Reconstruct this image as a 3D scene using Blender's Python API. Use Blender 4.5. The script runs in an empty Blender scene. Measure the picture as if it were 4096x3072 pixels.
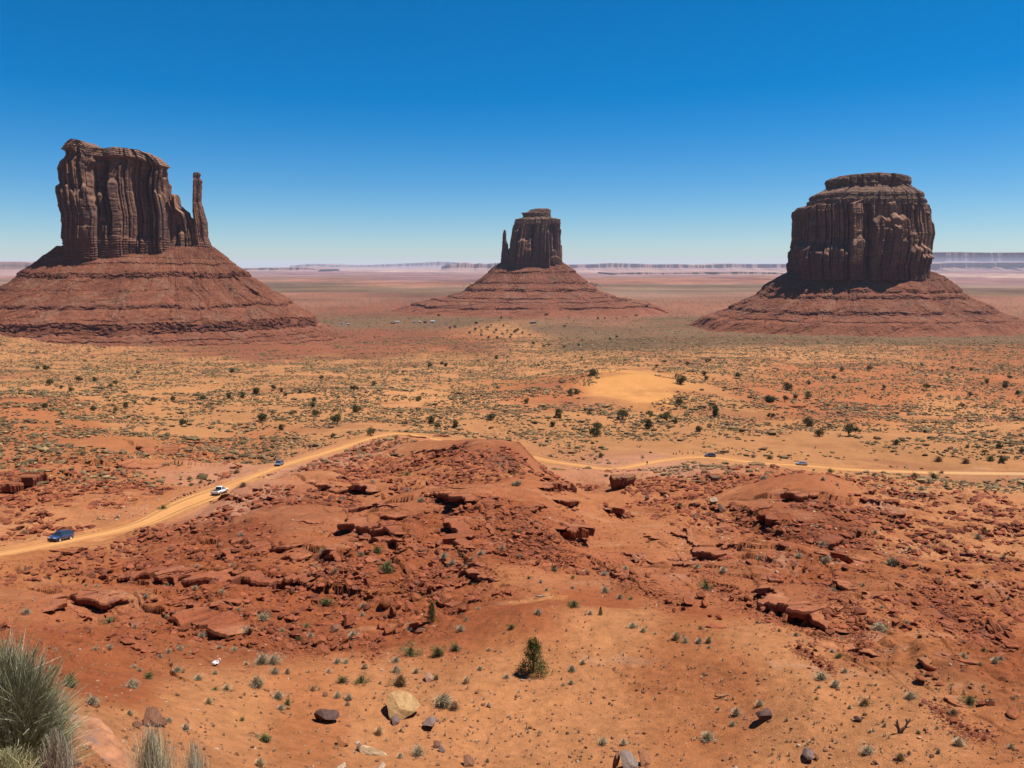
import bpy, math, random
import numpy as np
from mathutils import Vector, Matrix, Quaternion

C = bpy.context.scene.collection
SC = bpy.context.scene
R = math.radians
ALB = 0.56                                     # all soils and rocks, against the exposure above
rng = np.random.default_rng(7)

# ------------------------------------------------------------------ camera, sky, sun, exposure
F_PX, CX, CY = 3215.0, 2048.0, 1536.0          # the photograph's own pixel scale (4096 x 3072)
PITCH = math.atan(476.0 / F_PX)                # the camera looks down this much
cam_d = bpy.data.cameras.new("camera")
cam = bpy.data.objects.new("camera", cam_d); C.objects.link(cam)
cam_d.sensor_fit = 'HORIZONTAL'
cam_d.angle = 2 * math.atan(2048.0 / F_PX)
cam_d.clip_start = 0.3; cam_d.clip_end = 250000.0
cam.location = (0, 0, 0); cam.rotation_euler = (R(90) - PITCH, 0, 0)
SC.camera = cam

SUN_EL, SUN_AZ = R(67), R(80)                  # azimuth measured from the view direction to the right
sun_dir = Vector((math.sin(SUN_AZ) * math.cos(SUN_EL), math.cos(SUN_AZ) * math.cos(SUN_EL), math.sin(SUN_EL)))
sd = bpy.data.lights.new("sun", 'SUN'); sd.energy = 5.0; sd.angle = R(0.53); sd.color = (1.0, 0.95, 0.88)
so = bpy.data.objects.new("sun", sd); C.objects.link(so)
so.rotation_euler = (-sun_dir).to_track_quat('-Z', 'Y').to_euler()
so.location = (0, 0, 600)

world = bpy.data.worlds.new("World"); SC.world = world; world.use_nodes = True
world.cycles.sampling_method = 'NONE'          # an even sky: the surfaces find it by themselves
wn, wl = world.node_tree.nodes, world.node_tree.links
wn.clear()
sky = wn.new('ShaderNodeTexSky'); sky.sky_type = 'NISHITA'; sky.sun_disc = False
sky.sun_elevation = SUN_EL; sky.sun_rotation = SUN_AZ
sky.altitude = 1600; sky.air_density = 1.0; sky.dust_density = 0.8; sky.ozone_density = 7.0
hs = wn.new('ShaderNodeHueSaturation'); hs.inputs['Saturation'].default_value = 1.42; hs.inputs['Hue'].default_value = 0.498
bg = wn.new('ShaderNodeBackground'); bg.inputs['Strength'].default_value = 0.0575
wo = wn.new('ShaderNodeOutputWorld')
wl.new(sky.outputs[0], hs.inputs['Color']); wl.new(hs.outputs[0], bg.inputs[0]); wl.new(bg.outputs[0], wo.inputs[0])

SC.view_settings.view_transform = 'Standard'; SC.view_settings.look = 'None'
SC.view_settings.exposure = 0.95; SC.view_settings.gamma = 1.0
SC.render.engine = 'CYCLES'
SC.cycles.use_denoising = True; SC.cycles.denoising_prefilter = 'ACCURATE'; SC.cycles.denoising_input_passes = 'RGB_ALBEDO_NORMAL'
SC.cycles.max_bounces = 6; SC.cycles.volume_bounces = 0

# ------------------------------------------------------------------ projection helpers
cP, sP = math.cos(PITCH), math.sin(PITCH)
def ray(u, v):
    a = (np.asarray(u, float) - CX) / F_PX; b = (CY - np.asarray(v, float)) / F_PX
    return a, cP + b * sP, b * cP - sP                      # world direction (x, y, z)
def at_depth(u, v, Y):                                      # the point a pixel shows at forward distance Y
    x, y, z = ray(u, v); t = Y / y
    return x * t, Y + 0 * t, z * t
def project(x, y, z):
    dc = y * cP - z * sP; uc = y * sP + z * cP
    return CX + F_PX * x / dc, CY - F_PX * uc / dc

# ------------------------------------------------------------------ noise
def _h(ix, iy, seed):
    n = (ix.astype(np.int64) * 374761393 + iy.astype(np.int64) * 668265263 + seed * 1442695041) & 0xFFFFFFFF
    n = ((n ^ (n >> 13)) * 1274126177) & 0xFFFFFFFF
    n = ((n ^ (n >> 16)) * 2246822519) & 0xFFFFFFFF
    return (n ^ (n >> 15)) & 0xFFFFFFFF
def hash01(ix, iy, seed=0): return _h(np.asarray(ix), np.asarray(iy), seed) / 4294967295.0
_GA = np.linspace(0, 2 * np.pi, 256, endpoint=False); _GX, _GY = np.cos(_GA).astype(np.float32), np.sin(_GA).astype(np.float32)
def perlin(x, y, seed=0):
    x = np.asarray(x, np.float64); y = np.asarray(y, np.float64)
    x0 = np.floor(x); y0 = np.floor(y); fx = (x - x0).astype(np.float32); fy = (y - y0).astype(np.float32)
    ix = x0.astype(np.int64); iy = y0.astype(np.int64)
    u = fx * fx * fx * (fx * (fx * 6 - 15) + 10); v = fy * fy * fy * (fy * (fy * 6 - 15) + 10)
    def g(dx, dy):
        k = (_h(ix + dx, iy + dy, seed) & 255).astype(np.int32)
        return _GX[k] * (fx - dx) + _GY[k] * (fy - dy)
    a = g(0, 0); b = g(1, 0); c = g(0, 1); d = g(1, 1)
    return 1.5 * ((a + u * (b - a)) + v * ((c + u * (d - c)) - (a + u * (b - a))))
def fbm(x, y, octs=4, seed=0, gain=0.5):
    s = 0; amp = 1.0; f = 1.0
    for o in range(octs):
        s = s + amp * perlin(x * f + 17.3 * o, y * f - 9.1 * o, seed + o); amp *= gain; f *= 2.03
    return s
def sstep(a, b, x):
    t = np.clip((x - a) / (b - a), 0, 1); return t * t * (3 - 2 * t)
def lerp(a, b, t): return a + (b - a) * t

# ------------------------------------------------------------------ object helpers
def mesh_from(name, V, Fc, mat, smooth=False, col=None, mats=None, midx=None):
    """V (n,3); Fc an (m,k) int array or a list of such arrays; col per-vertex rgb."""
    V = np.asarray(V, np.float32)
    arrs = Fc if isinstance(Fc, list) else [Fc]
    arrs = [np.asarray(a, np.int32) for a in arrs if len(a)]
    me = bpy.data.meshes.new(name)
    me.vertices.add(len(V)); me.vertices.foreach_set("co", V.ravel())
    nl = sum(a.size for a in arrs); npoly = sum(len(a) for a in arrs)
    me.loops.add(nl); me.loops.foreach_set("vertex_index", np.concatenate([a.ravel() for a in arrs]))
    me.polygons.add(npoly)
    tot = np.concatenate([np.full(len(a), a.shape[1], np.int32) for a in arrs])
    st = np.zeros(npoly, np.int32); st[1:] = np.cumsum(tot)[:-1]
    me.polygons.foreach_set("loop_start", st)
    try: me.polygons.foreach_set("loop_total", tot)
    except Exception: pass
    me.polygons.foreach_set("use_smooth", np.full(npoly, bool(smooth)))
    for m in (mats or [mat]):
        me.materials.append(m)
    if midx is not None: me.polygons.foreach_set("material_index", np.asarray(midx, np.int32))
    me.update(calc_edges=True)
    if col is not None:
        ca = me.color_attributes.new("Col", 'FLOAT_COLOR', 'POINT')
        c4 = np.ones((len(V), 4), np.float32); c4[:, :3] = np.asarray(col) * ALB
        ca.data.foreach_set("color", c4.ravel())
    return me
def link(name, me, parent=None, loc=None, rot=None, scale=None):
    o = bpy.data.objects.new(name, me); C.objects.link(o)
    if parent is not None: o.parent = parent
    if loc is not None: o.location = loc
    if rot is not None: o.rotation_euler = rot
    if scale is not None: o.scale = scale
    return o
def tag(o, label, cat, group=None):
    o['label'] = label; o['category'] = cat
    if group: o['group'] = group
    return o
def empty(name, loc=(0, 0, 0), rz=0.0):
    o = bpy.data.objects.new(name, None); C.objects.link(o)
    o.empty_display_size = 0.5; o.location = loc; o.rotation_euler = (0, 0, rz)
    return o
def grid_faces(nr, nc, wrap=False):
    i = np.arange(nr - 1)[:, None]; j = np.arange(nc if wrap else nc - 1)[None, :]
    j2 = (j + 1) % nc
    a = i * nc + j; b = i * nc + j2; c = (i + 1) * nc + j2; d = (i + 1) * nc + j
    return np.stack([a + 0 * b, b, c, d], -1).reshape(-1, 4)

# ------------------------------------------------------------------ materials
def new_mat(name):
    m = bpy.data.materials.new(name); m.use_nodes = True
    nt = m.node_tree; bs = nt.nodes['Principled BSDF']
    bs.inputs['Roughness'].default_value = 0.9
    bs.inputs['Specular IOR Level'].default_value = 0.15
    return m, nt, bs
def noise_node(nt, scale, detail=4, rough=0.6, vec=None, dist=0.0):
    n = nt.nodes.new('ShaderNodeTexNoise'); n.inputs['Scale'].default_value = scale
    n.inputs['Detail'].default_value = detail; n.inputs['Roughness'].default_value = rough
    n.inputs['Distortion'].default_value = dist
    if vec is not None: nt.links.new(vec, n.inputs['Vector'])
    return n
def ramp_node(nt, fac, stops):
    r = nt.nodes.new('ShaderNodeValToRGB'); e = r.color_ramp.elements
    while len(e) < len(stops): e.new(0.5)
    for k, (p, c) in enumerate(stops):
        e[k].position = p; e[k].color = (c[0], c[1], c[2], 1) if hasattr(c, '__len__') else (c, c, c, 1)
    nt.links.new(fac, r.inputs[0]); return r
def mix_node(nt, fac, a, b, mode='MIX'):
    m = nt.nodes.new('ShaderNodeMix'); m.data_type = 'RGBA'; m.blend_type = mode
    for s, v in ((m.inputs[0], fac), (m.inputs[6], a), (m.inputs[7], b)):
        if isinstance(v, bpy.types.NodeSocket): nt.links.new(v, s)
        elif hasattr(v, '__len__'): s.default_value = (v[0], v[1], v[2], 1)
        else: s.default_value = v
    return m.outputs[2]
def scaled_vec(nt, scale, coord='Object'):
    tc = nt.nodes.new('ShaderNodeTexCoord'); mp = nt.nodes.new('ShaderNodeMapping')
    mp.inputs['Scale'].default_value = scale
    nt.links.new(tc.outputs[coord], mp.inputs[0]); return mp.outputs[0]
def bump(nt, bs, height, strength=0.5, dist=0.1):
    b = nt.nodes.new('ShaderNodeBump'); b.inputs['Strength'].default_value = strength; b.inputs['Distance'].default_value = dist
    nt.links.new(height, b.inputs['Height']); nt.links.new(b.outputs[0], bs.inputs['Normal'])
def simple_mat(name, col, rough=0.7, metal=0.0, spec=0.3, var=0.0, scale=8.0):
    m, nt, bs = new_mat(name)
    bs.inputs['Roughness'].default_value = rough; bs.inputs['Metallic'].default_value = metal
    bs.inputs['Specular IOR Level'].default_value = spec
    if var:
        n = noise_node(nt, scale, 4, 0.6, scaled_vec(nt, (1, 1, 1)))
        r = ramp_node(nt, n.outputs[0], [(0.25, [c * (1 - var) for c in col]), (0.75, [min(1, c * (1 + var)) for c in col])])
        nt.links.new(r.outputs[0], bs.inputs['Base Color'])
    else: bs.inputs['Base Color'].default_value = (*col, 1)
    return m
# ------------------------------------------------------------------ the land: macro shape from surveyed points (photo pixel, metres away)
COLS = {
 -900: [(2600,75),(2400,112),(2100,195),(1800,345),(1600,560),(1480,900)],
 0:    [(3300,6),(3072,9),(2900,14),(2750,35),(2600,62),(2500,82),(2400,102),(2300,125),(2222,148),(2100,190),(1950,250),(1800,340),(1600,560),(1480,900),(1430,1150)],
 300:  [(3300,9),(3072,15),(2950,22),(2800,40),(2720,50),(2600,70),(2450,95),(2300,125),(2200,150),(2165,165),(2000,215),(1900,260),(1750,370),(1600,560),(1480,900),(1440,1130)],
 700:  [(3300,21),(3072,33),(2900,42),(2750,52),(2650,62),(2500,85),(2350,105),(2250,122),(2170,138),(2110,160),(2050,190),(1972,228),(1900,265),(1800,330),(1700,430),(1600,560),(1500,800),(1440,1080)],
 1100: [(3300,28),(3072,40),(2900,47),(2700,56),(2600,66),(2500,78),(2400,92),(2300,105),(2200,120),(2100,140),(2000,165),(1925,192),(1890,242),(1866,285),(1800,345),(1700,430),(1600,560),(1500,800),(1400,1250)],
 1500: [(3300,29),(3072,42),(2700,56),(2600,64),(2500,74),(2400,88),(2300,103),(2200,118),(2100,138),(2000,165),(1950,185),(1900,215),(1850,245),(1780,290),(1745,335),(1700,420),(1600,560),(1500,820),(1400,1250),(1300,1950)],
 1900: [(3300,30),(3072,43),(2900,49),(2690,57),(2500,69),(2400,80),(2300,92),(2150,113),(2050,131),(1950,155),(1850,190),(1762,232),(1800,310),(1755,372),(1700,430),(1600,570),(1500,830),(1400,1250),(1300,1950)],
 2100: [(3300,30),(3072,43),(2900,49),(2690,57),(2500,67),(2450,74),(2350,84),(2250,97),(2150,112),(2050,130),(1950,155),(1870,185),(1800,225),(1838,310),(1780,365),(1700,430),(1600,570),(1500,820),(1400,1250),(1300,1950)],
 2220: [(2150,115),(2050,136),(1960,165),(1920,203),(1893,245),(1870,285),(1852,312),(1780,370),(1700,440)],
 2400: [(3300,30),(3072,43),(2700,57),(2550,66),(2450,76),(2350,90),(2250,108),(2150,130),(2050,160),(1980,190),(1930,225),(1885,270),(1855,310),(1800,360),(1700,450),(1620,535),(1560,610),(1485,690),(1490,760),(1450,880),(1400,1200),(1300,1950)],
 2800: [(3300,30),(3072,43),(2700,57),(2600,63),(2500,72),(2400,84),(2300,98),(2200,115),(2100,140),(2000,180),(1930,230),(1880,285),(1830,360),(1750,420),(1650,520),(1550,640),(1450,880),(1400,1200),(1310,1880)],
 3250: [(3300,30),(3072,43),(2800,50),(2700,56),(2600,63),(2500,72),(2400,84),(2300,98),(2200,118),(2100,148),(2000,180),(1908,216),(1915,285),(1864,370),(1800,420),(1700,510),(1600,640),(1500,830),(1400,1250),(1320,1800)],
 3700: [(3300,29),(3072,42),(2800,51),(2600,66),(2500,76),(2400,92),(2300,112),(2200,138),(2100,175),(2000,235),(1920,320),(1888,390),(1800,440),(1700,540),(1600,670),(1500,850),(1400,1280),(1330,1850)],
 4096: [(3300,29),(3072,42),(2800,53),(2600,70),(2500,82),(2400,98),(2300,120),(2200,150),(2100,190),(2000,250),(1900,400),(1800,455),(1700,550),(1600,680),(1500,860),(1400,1280),(1330,1850)],
 5000: [(2800,54),(2500,86),(2200,160),(1900,410),(1600,690),(1400,1280)],
}
NEAR = [(az, d, z) for az in (-0.75, -0.3, 0.1, 0.5, 0.8) for d, z in ((1.0, -1.8), (2.5, -2.9), (5.0, -4.6))] + \
       [(az, 10.0, -8.4) for az in (-0.15, 0.2, 0.6)] + [(az, 20.0, -15.2) for az in (-0.1, 0.25, 0.6)]
pa, pd, pt = [], [], []
for u, lst in COLS.items():
    for v, d in lst:
        x, y, z = ray(u, v); h = math.hypot(x, y)
        pa.append(math.atan2(x, y)); pd.append(d); pt.append(z / h)
for az, d, z in NEAR: pa.append(az); pd.append(d); pt.append(z / d)
AZS = 2.4
PX = np.stack([np.array(pa) * AZS, np.log(np.array(pd))], 1); PT = np.array(pt)
def _ker(r): return r ** 1.5
n = len(PX)
_d = np.linalg.norm(PX[:, None] - PX[None], axis=2)
A = np.zeros((n + 3, n + 3)); A[:n, :n] = -_ker(_d) + np.eye(n) * -0.002
A[:n, n] = 1; A[:n, n + 1:] = PX; A[n, :n] = 1; A[n + 1:, :n] = PX.T
W = np.linalg.solve(A, np.concatenate([PT, [0, 0, 0]]))
def far_plane(d): return -146 - 34 * (1 - np.exp(-np.maximum(d - 1900, 0) / 5000))
def macro_T(az, ld):
    sh = az.shape; q = np.stack([az.ravel() * AZS, ld.ravel()], 1); out = np.empty(len(q))
    for s in range(0, len(q), 20000):
        b = q[s:s + 20000]
        r = np.sqrt(((b[:, None, :] - PX[None]) ** 2).sum(2))
        out[s:s + 20000] = -_ker(r) @ W[:n] + W[n] + b @ W[n + 1:]
    return out.reshape(sh)
_ma = np.linspace(-0.95, 0.95, 161); _ml = np.linspace(math.log(0.8), math.log(60000), 240)
_MA, _ML = np.meshgrid(_ma, _ml)
_MZ = macro_T(_MA, np.minimum(_ML, math.log(2600.))) * np.exp(_ML)
_MD = np.exp(_ML)
_MZ = lerp(_MZ, far_plane(_MD), sstep(1500, 2400, _MD))
def bilin(tab, xs, ys, x, y):
    i = np.clip(np.searchsorted(xs, x) - 1, 0, len(xs) - 2); j = np.clip(np.searchsorted(ys, y) - 1, 0, len(ys) - 2)
    fx = np.clip((x - xs[i]) / (xs[i + 1] - xs[i]), 0, 1); fy = np.clip((y - ys[j]) / (ys[j + 1] - ys[j]), 0, 1)
    return (tab[j, i] * (1 - fx) * (1 - fy) + tab[j, i + 1] * fx * (1 - fy) + tab[j + 1, i] * (1 - fx) * fy + tab[j + 1, i + 1] * fx * fy)
def macro(x, y):
    x = np.asarray(x, float); y = np.asarray(y, float)
    return bilin(_MZ, _ma, _ml, np.arctan2(x, y), np.log(np.maximum(np.hypot(x, y), 0.8)))

_DS = np.exp(np.linspace(math.log(3), math.log(40000), 2600))
def cast_fn(fn, u, v):
    """Where the pixel's ray meets the height function: arrays of x, y, z."""
    u = np.atleast_1d(np.asarray(u, float)); v = np.atleast_1d(np.asarray(v, float))
    X = np.zeros((len(u), 3))
    for k in range(len(u)):
        a, b, c = (float(t) for t in ray(u[k], v[k])); h = math.hypot(a, b)
        xs, ys, zs = a / h * _DS, b / h * _DS, c / h * _DS
        below = zs <= fn(xs, ys)
        i = int(np.argmax(below)) if below.any() else len(_DS) - 1
        X[k] = xs[i], ys[i], 0
        if i > 0:
            lo, hi = _DS[i - 1], _DS[i]
            for _ in range(12):
                m = 0.5 * (lo + hi)
                if c / h * m <= fn(np.array([a / h * m]), np.array([b / h * m]))[0]: hi = m
                else: lo = m
            X[k] = a / h * hi, b / h * hi, 0
    X[:, 2] = fn(X[:, 0], X[:, 1])
    return X
def resample(P, step):
    P = np.asarray(P, float); L = np.r_[0, np.cumsum(np.linalg.norm(np.diff(P, axis=0), axis=1))]
    s = np.linspace(0, L[-1], max(2, int(L[-1] / step) + 1))
    return np.stack([np.interp(s, L, P[:, k]) for k in range(P.shape[1])], 1)
def smooth_line(P, it=3):
    P = np.asarray(P, float)
    for _ in range(it):                                    # Chaikin
        Q = np.empty((2 * len(P) - 2, P.shape[1])); Q[0::2] = .75 * P[:-1] + .25 * P[1:]; Q[1::2] = .25 * P[:-1] + .75 * P[1:]
        P = np.vstack([P[:1], Q, P[-1:]])
    return P
def seg_dist(px, py, poly, extra=None):
    """Distance, signed side (+ to the left of the direction) and interpolated extra along a polyline."""
    best = np.full(px.shape, 1e18); side = np.zeros(px.shape); ex = np.zeros(px.shape)
    for k in range(len(poly) - 1):
        ax, ay = poly[k][:2]; bx, by = poly[k + 1][:2]
        dx, dy = bx - ax, by - ay; L2 = dx * dx + dy * dy + 1e-12
        t = np.clip(((px - ax) * dx + (py - ay) * dy) / L2, 0, 1)
        qx, qy = ax + t * dx - px, ay + t * dy - py; d2 = qx * qx + qy * qy
        m = d2 < best
        best = np.where(m, d2, best); side = np.where(m, np.sign(dx * (py - ay) - dy * (px - ax)), side)
        if extra is not None: ex = np.where(m, extra[k] + t * (extra[k + 1] - extra[k]), ex)
    return np.sqrt(best), side, ex

# the dirt road, laid on the macro land
ROAD_L = [(-260,2275),(-150,2250),(0,2222),(150,2198),(300,2170),(450,2135),(580,2095),(680,2050),(780,2003),(860,1968),(960,1925),(1060,1888),(1133,1868),(1200,1848),(1300,1813),(1400,1777),(1490,1748),(1570,1738),(1640,1741)]
ROAD_R = [(2112,1834),(2200,1851),(2330,1866),(2450,1866),(2550,1857),(2650,1842),(2750,1832),(2850,1834),(2950,1842),(3100,1856),(3200,1864),(3400,1877),(3600,1888),(3800,1894),(4000,1898),(4200,1902),(4500,1907)]
_rl = cast_fn(macro, [p[0] for p in ROAD_L], [p[1] for p in ROAD_L]); _rr = cast_fn(macro, [p[0] for p in ROAD_R], [p[1] for p in ROAD_R])
for k_, d_ in ((0, 322), (1, 312), (2, 303)):
    a_, b_, _c = (float(t) for t in ray(*ROAD_R[k_])); _rr[k_, :2] = np.array((a_, b_)) / math.hypot(a_, b_) * d_
road_xy = np.vstack([_rl[:, :2], _rr[:, :2]])
road_xy = resample(smooth_line(road_xy, 3), 3.0)
road_z = macro(road_xy[:, 0], road_xy[:, 1])
for _ in range(60): road_z[1:-1] = 0.5 * road_z[1:-1] + 0.25 * (road_z[:-2] + road_z[2:])
road_s = np.r_[0, np.cumsum(np.linalg.norm(np.diff(road_xy, axis=0), axis=1))]
road_hw = np.full(len(road_xy), 2.75)
_pk = cast_fn(macro, [850], [1975])[0]
road_hw += 2.4 * np.exp(-(np.hypot(road_xy[:, 0] - _pk[0], road_xy[:, 1] - _pk[1]) / 26) ** 2)

# ledges: (points in photo pixels, scarp height m, reach m).  The scarp faces the camera.
LEDGES = [
 ([(470,2285),(560,2270),(640,2268),(745,2285)],2.2,9), ([(715,2310),(800,2318),(880,2335),(1000,2345),(1110,2352),(1230,2362)],2.4,10),
 ([(262,2385),(330,2400),(362,2425),(430,2428),(515,2422)],1.7,8), ([(515,2470),(560,2478),(640,2490)],0.8,6),
 ([(700,2460),(760,2475),(820,2490),(860,2475),(930,2510)],2.2,8), ([(545,2600),(580,2635),(640,2660)],1.5,6),
 ([(920,2170),(1000,2180),(1080,2190),(1180,2215)],2.2,9), ([(1095,2235),(1150,2240),(1230,2250)],1.6,7),
 ([(1230,1915),(1290,1935),(1330,1960),(1400,1958),(1500,1985)],1.8,10), ([(1400,2060),(1460,2075)],2.0,7),
 ([(1410,2110),(1440,2150),(1480,2165),(1540,2180),(1575,2240)],2.4,9), ([(1700,2050),(1760,2040),(1830,2060),(1870,2075)],2.2,9),
 ([(1810,2120),(1830,2170),(1850,2220)],1.8,7), ([(1540,2110),(1600,2120)],1.2,6),
 ([(1660,2010),(1740,1990),(1800,1955)],1.2,7), ([(1640,1815),(1740,1820),(1830,1805)],0.9,8),
 ([(1960,2050),(1950,2080),(1945,2110)],1.5,7), ([(2180,2000),(2240,1990),(2300,1980)],1.2,7),
 ([(2240,2035),(2310,2050)],1.6,7), ([(2270,2160),(2340,2150)],1.8,7), ([(2440,2085),(2490,2075)],1.4,6),
 ([(2780,2250),(2850,2290),(2920,2300)],1.6,7), ([(2580,2160),(2620,2170)],1.0,6),
 ([(2820,2270),(2890,2275)],1.8,7), ([(2450,2290),(2500,2300)],1.2,6),
 ([(3060,2410),(3120,2460),(3200,2485),(3260,2500),(3340,2510)],1.9,8), ([(3300,2310),(3400,2290),(3500,2285)],1.7,7),
 ([(3100,2005),(3130,1990),(3160,1980)],1.6,8), ([(3120,2000),(3190,2015),(3270,2025)],2.4,10), ([(3040,2060),(3090,2075)],2.0,8),
 ([(3240,1918),(3280,1922)],1.4,6), ([(3290,2130),(3370,2130)],1.8,8), ([(3470,1972),(3500,1965)],0.9,6),
 ([(3700,2480),(3760,2510)],1.2,6), ([(3240,2600),(3330,2640)],.8,5), ([(3780,2800),(3840,2835)],.7,4),
 ([(-30,1972),(90,1950),(205,1922)],4.6,14), ([(470,1848),(560,1857),(650,1866)],4.2,14), ([(545,1778),(640,1806),(695,1790)],3.6,12),
 ([(720,1775),(800,1768),(880,1770)],1.2,10), ([(870,1820),(960,1818),(1010,1815)],1.2,10), ([(220,1725),(300,1715),(380,1710)],1.2,10),
 ([(30,1775),(140,1765),(250,1755)],1.0,10), ([(3140,1630),(3180,1632),(3225,1628)],2.6,14), ([(3260,1625),(3330,1620)],1.4,10), ([(3070,1755),(3180,1760)],0.8,8),
 ([(3440,1622),(3470,1625)],1.2,9), ([(3900,1995),(3960,2010)],1.0,8), ([(1640,1760),(1700,1752),(1800,1750)],1.6,10),
]
_lr = np.random.default_rng(404)
LIPU = [-600,0,300,700,1100,1500,1900,2100,2400,2700,3000,3300,3700,4096,4800]; LIPV = [2720,2720,2715,2700,2660,2640,2560,2475,2465,2495,2545,2650,2830,2980,2980]
for k in range(84):                                         # many lesser ledges through the broken ground
    u = _lr.uniform(150, 4050); v = _lr.uniform(1960, 2640) if u < 3000 else _lr.uniform(1990, 2780)
    if 1950 < u < 2350 and v > 2330: v -= 300
    if 2350 < u < 3000 and v > 2450: v -= 350
    if u < 700 and v < 2230: v += 260
    if v > np.interp(u, LIPU, LIPV) - 45: v = np.interp(u, LIPU, LIPV) - _lr.uniform(60, 400)
    L = _lr.uniform(50, 150); sl = _lr.normal(.16, .24); n_ = 4
    LEDGES.append(([(u + L * t, v + L * sl * t + _lr.normal(0, 7)) for t in np.linspace(-.5, .5, n_)], float(_lr.uniform(.45, .95)), 4.5))
LED = []
for pts, h, reach in LEDGES:
    P = cast_fn(macro, [p[0] for p in pts], [p[1] for p in pts])[:, :2]
    P = resample(smooth_line(P, 2), 1.0)
    LED.append((P, h * 1.25, reach))

# swells and hollows: (u, v, height m, radius across m, radius in depth m)
BUMPS = [(1720,1768,1.2,30,14),(1900,1774,1.5,48,16),(2500,1530,5.0,48,60),(2330,1912,-3.4,20,26),(2190,1870,-2.0,12,16),(1180,1400,7,120,60),(1500,1385,4,110,60),(3230,1925,0.6,16,14),(1350,1650,3.0,60,40),(2650,2560,1.2,11,9),(2250,2520,1.3,12,9),(3250,2620,0.8,9,8),
         (1240,2880,-0.5,5,4),(2350,2300,0.9,10,8),(2130,2330,1.4,8,9),(2900,2090,-2.0,16,14),(2300,1960,-1.5,20,16),(2650,1960,1.5,14,12),
         (1900,2030,1.6,14,16),(1000,2080,1.5,16,16),(3600,2080,2.0,24,18),(3550,2470,0.9,9,8),(3900,2350,1.2,14,12),(350,2400,1.5,14,14),(760,1830,-1.5,30,22),
         (3650,1560,2.5,60,60),(2300,1720,-2.5,45,30),(3500,1780,2.5,60,30)]
_b = cast_fn(macro, [b[0] for b in BUMPS], [b[1] for b in BUMPS])

# land grid: columns by bearing, rows by distance
az_in = np.linspace(-0.60, 0.60, 1240); az = np.r_[np.linspace(-0.92, -0.603, 80), az_in, np.linspace(0.603, 0.92, 80)]
def span(a, b, k): return np.exp(np.linspace(math.log(a), math.log(b), k, endpoint=False))
ds = np.r_[span(1.0, 7, 30), span(7, 30, 110), span(30, 42, 60), span(42, 80, 300), span(80, 150, 300), span(150, 330, 300), span(330, 900, 230), span(900, 2600, 120), np.exp(np.linspace(math.log(2600), math.log(52000), 90))]
ld = np.log(ds)
AZ, LD = np.meshgrid(az, ld); D = np.exp(LD)
GX, GY = D * np.sin(AZ), D * np.cos(AZ)
Z = bilin(_MZ, _ma, _ml, AZ.ravel(), LD.ravel()).reshape(AZ.shape)
for (u, v, h, ra, rd), p in zip(BUMPS, _b):
    bz = math.atan2(p[0], p[1]); ca, sa = math.cos(bz), math.sin(bz)
    dx, dy = GX - p[0], GY - p[1]
    Z += h * np.exp(-((dx * ca - dy * sa) / ra) ** 2 - ((dx * sa + dy * ca) / rd) ** 2)
# roughness by zone
# the smooth bench in front ends along a ragged lip; beyond it the rock is broken
_lp = cast_fn(macro, LIPU, LIPV); lip_d = np.interp(AZ, np.arctan2(_lp[:, 0], _lp[:, 1]), np.hypot(_lp[:, 0], _lp[:, 1])) * (1 + .06 * fbm(GX / 12, GY / 12, 3, 2))
mid = sstep(1.0, 1.16, D / lip_d) * (1 - sstep(250, 380, D))
vall = sstep(260, 420, D)
wx, wy = GX + 6 * fbm(GX / 40, GY / 40, 2, 91), GY + 6 * fbm(GX / 40, GY / 40, 2, 92)
hills = fbm(wx / 34, wy / 34, 4, 3)
rough = sstep(-0.25, 0.40, fbm(GX / 40, GY / 40, 4, 11) + 0.22)      # where the rock is broken
P_ = 0.55
q = hills * 3.0 / P_; fq = np.floor(q); fr = q - fq
stair = (fq + sstep(0.50, 1.0, fr)) * P_
Z += mid * (lerp(hills * 2.5, stair, 0.85 * rough))
near = 1 - sstep(0.95, 1.2, D / lip_d)
Z += near * (0.25 * fbm(GX / 7, GY / 7, 3, 21) + 0.05 * fbm(GX / 1.2, GY / 1.2, 3, 22)) * sstep(3, 20, D)
jag = np.abs(fbm(GX / 5.5, GY / 5.5, 4, 31, 0.6))
Z += mid * (0.42 * rough + 0.10) * (jag - 0.35) + mid * rough * 0.12 * fbm(GX / 1.3, GY / 1.3, 3, 32)
vfade = 1 - sstep(1500, 3000, D)
Z += vall * vfade * (2.4 * fbm(GX / 110, GY / 110, 4, 41) + 0.35 * fbm(GX / 14, GY / 14, 3, 42))
# thin rock benches out in the valley and under the buttes
vh = fbm(GX / 160, GY / 160, 4, 43) ; q = vh * 9; fq = np.floor(q)
Z += vall * vfade * sstep(0.0, 0.5, fbm(GX / 220, GY / 220, 2, 44)) * ((fq + sstep(0.75, 1.0, q - fq)) - q) * 1.2
far = sstep(2500, 5000, D)
Z += far * 9 * fbm(GX / 1500, GY / 1500, 4, 51) * (1 + 0 * D)
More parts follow.
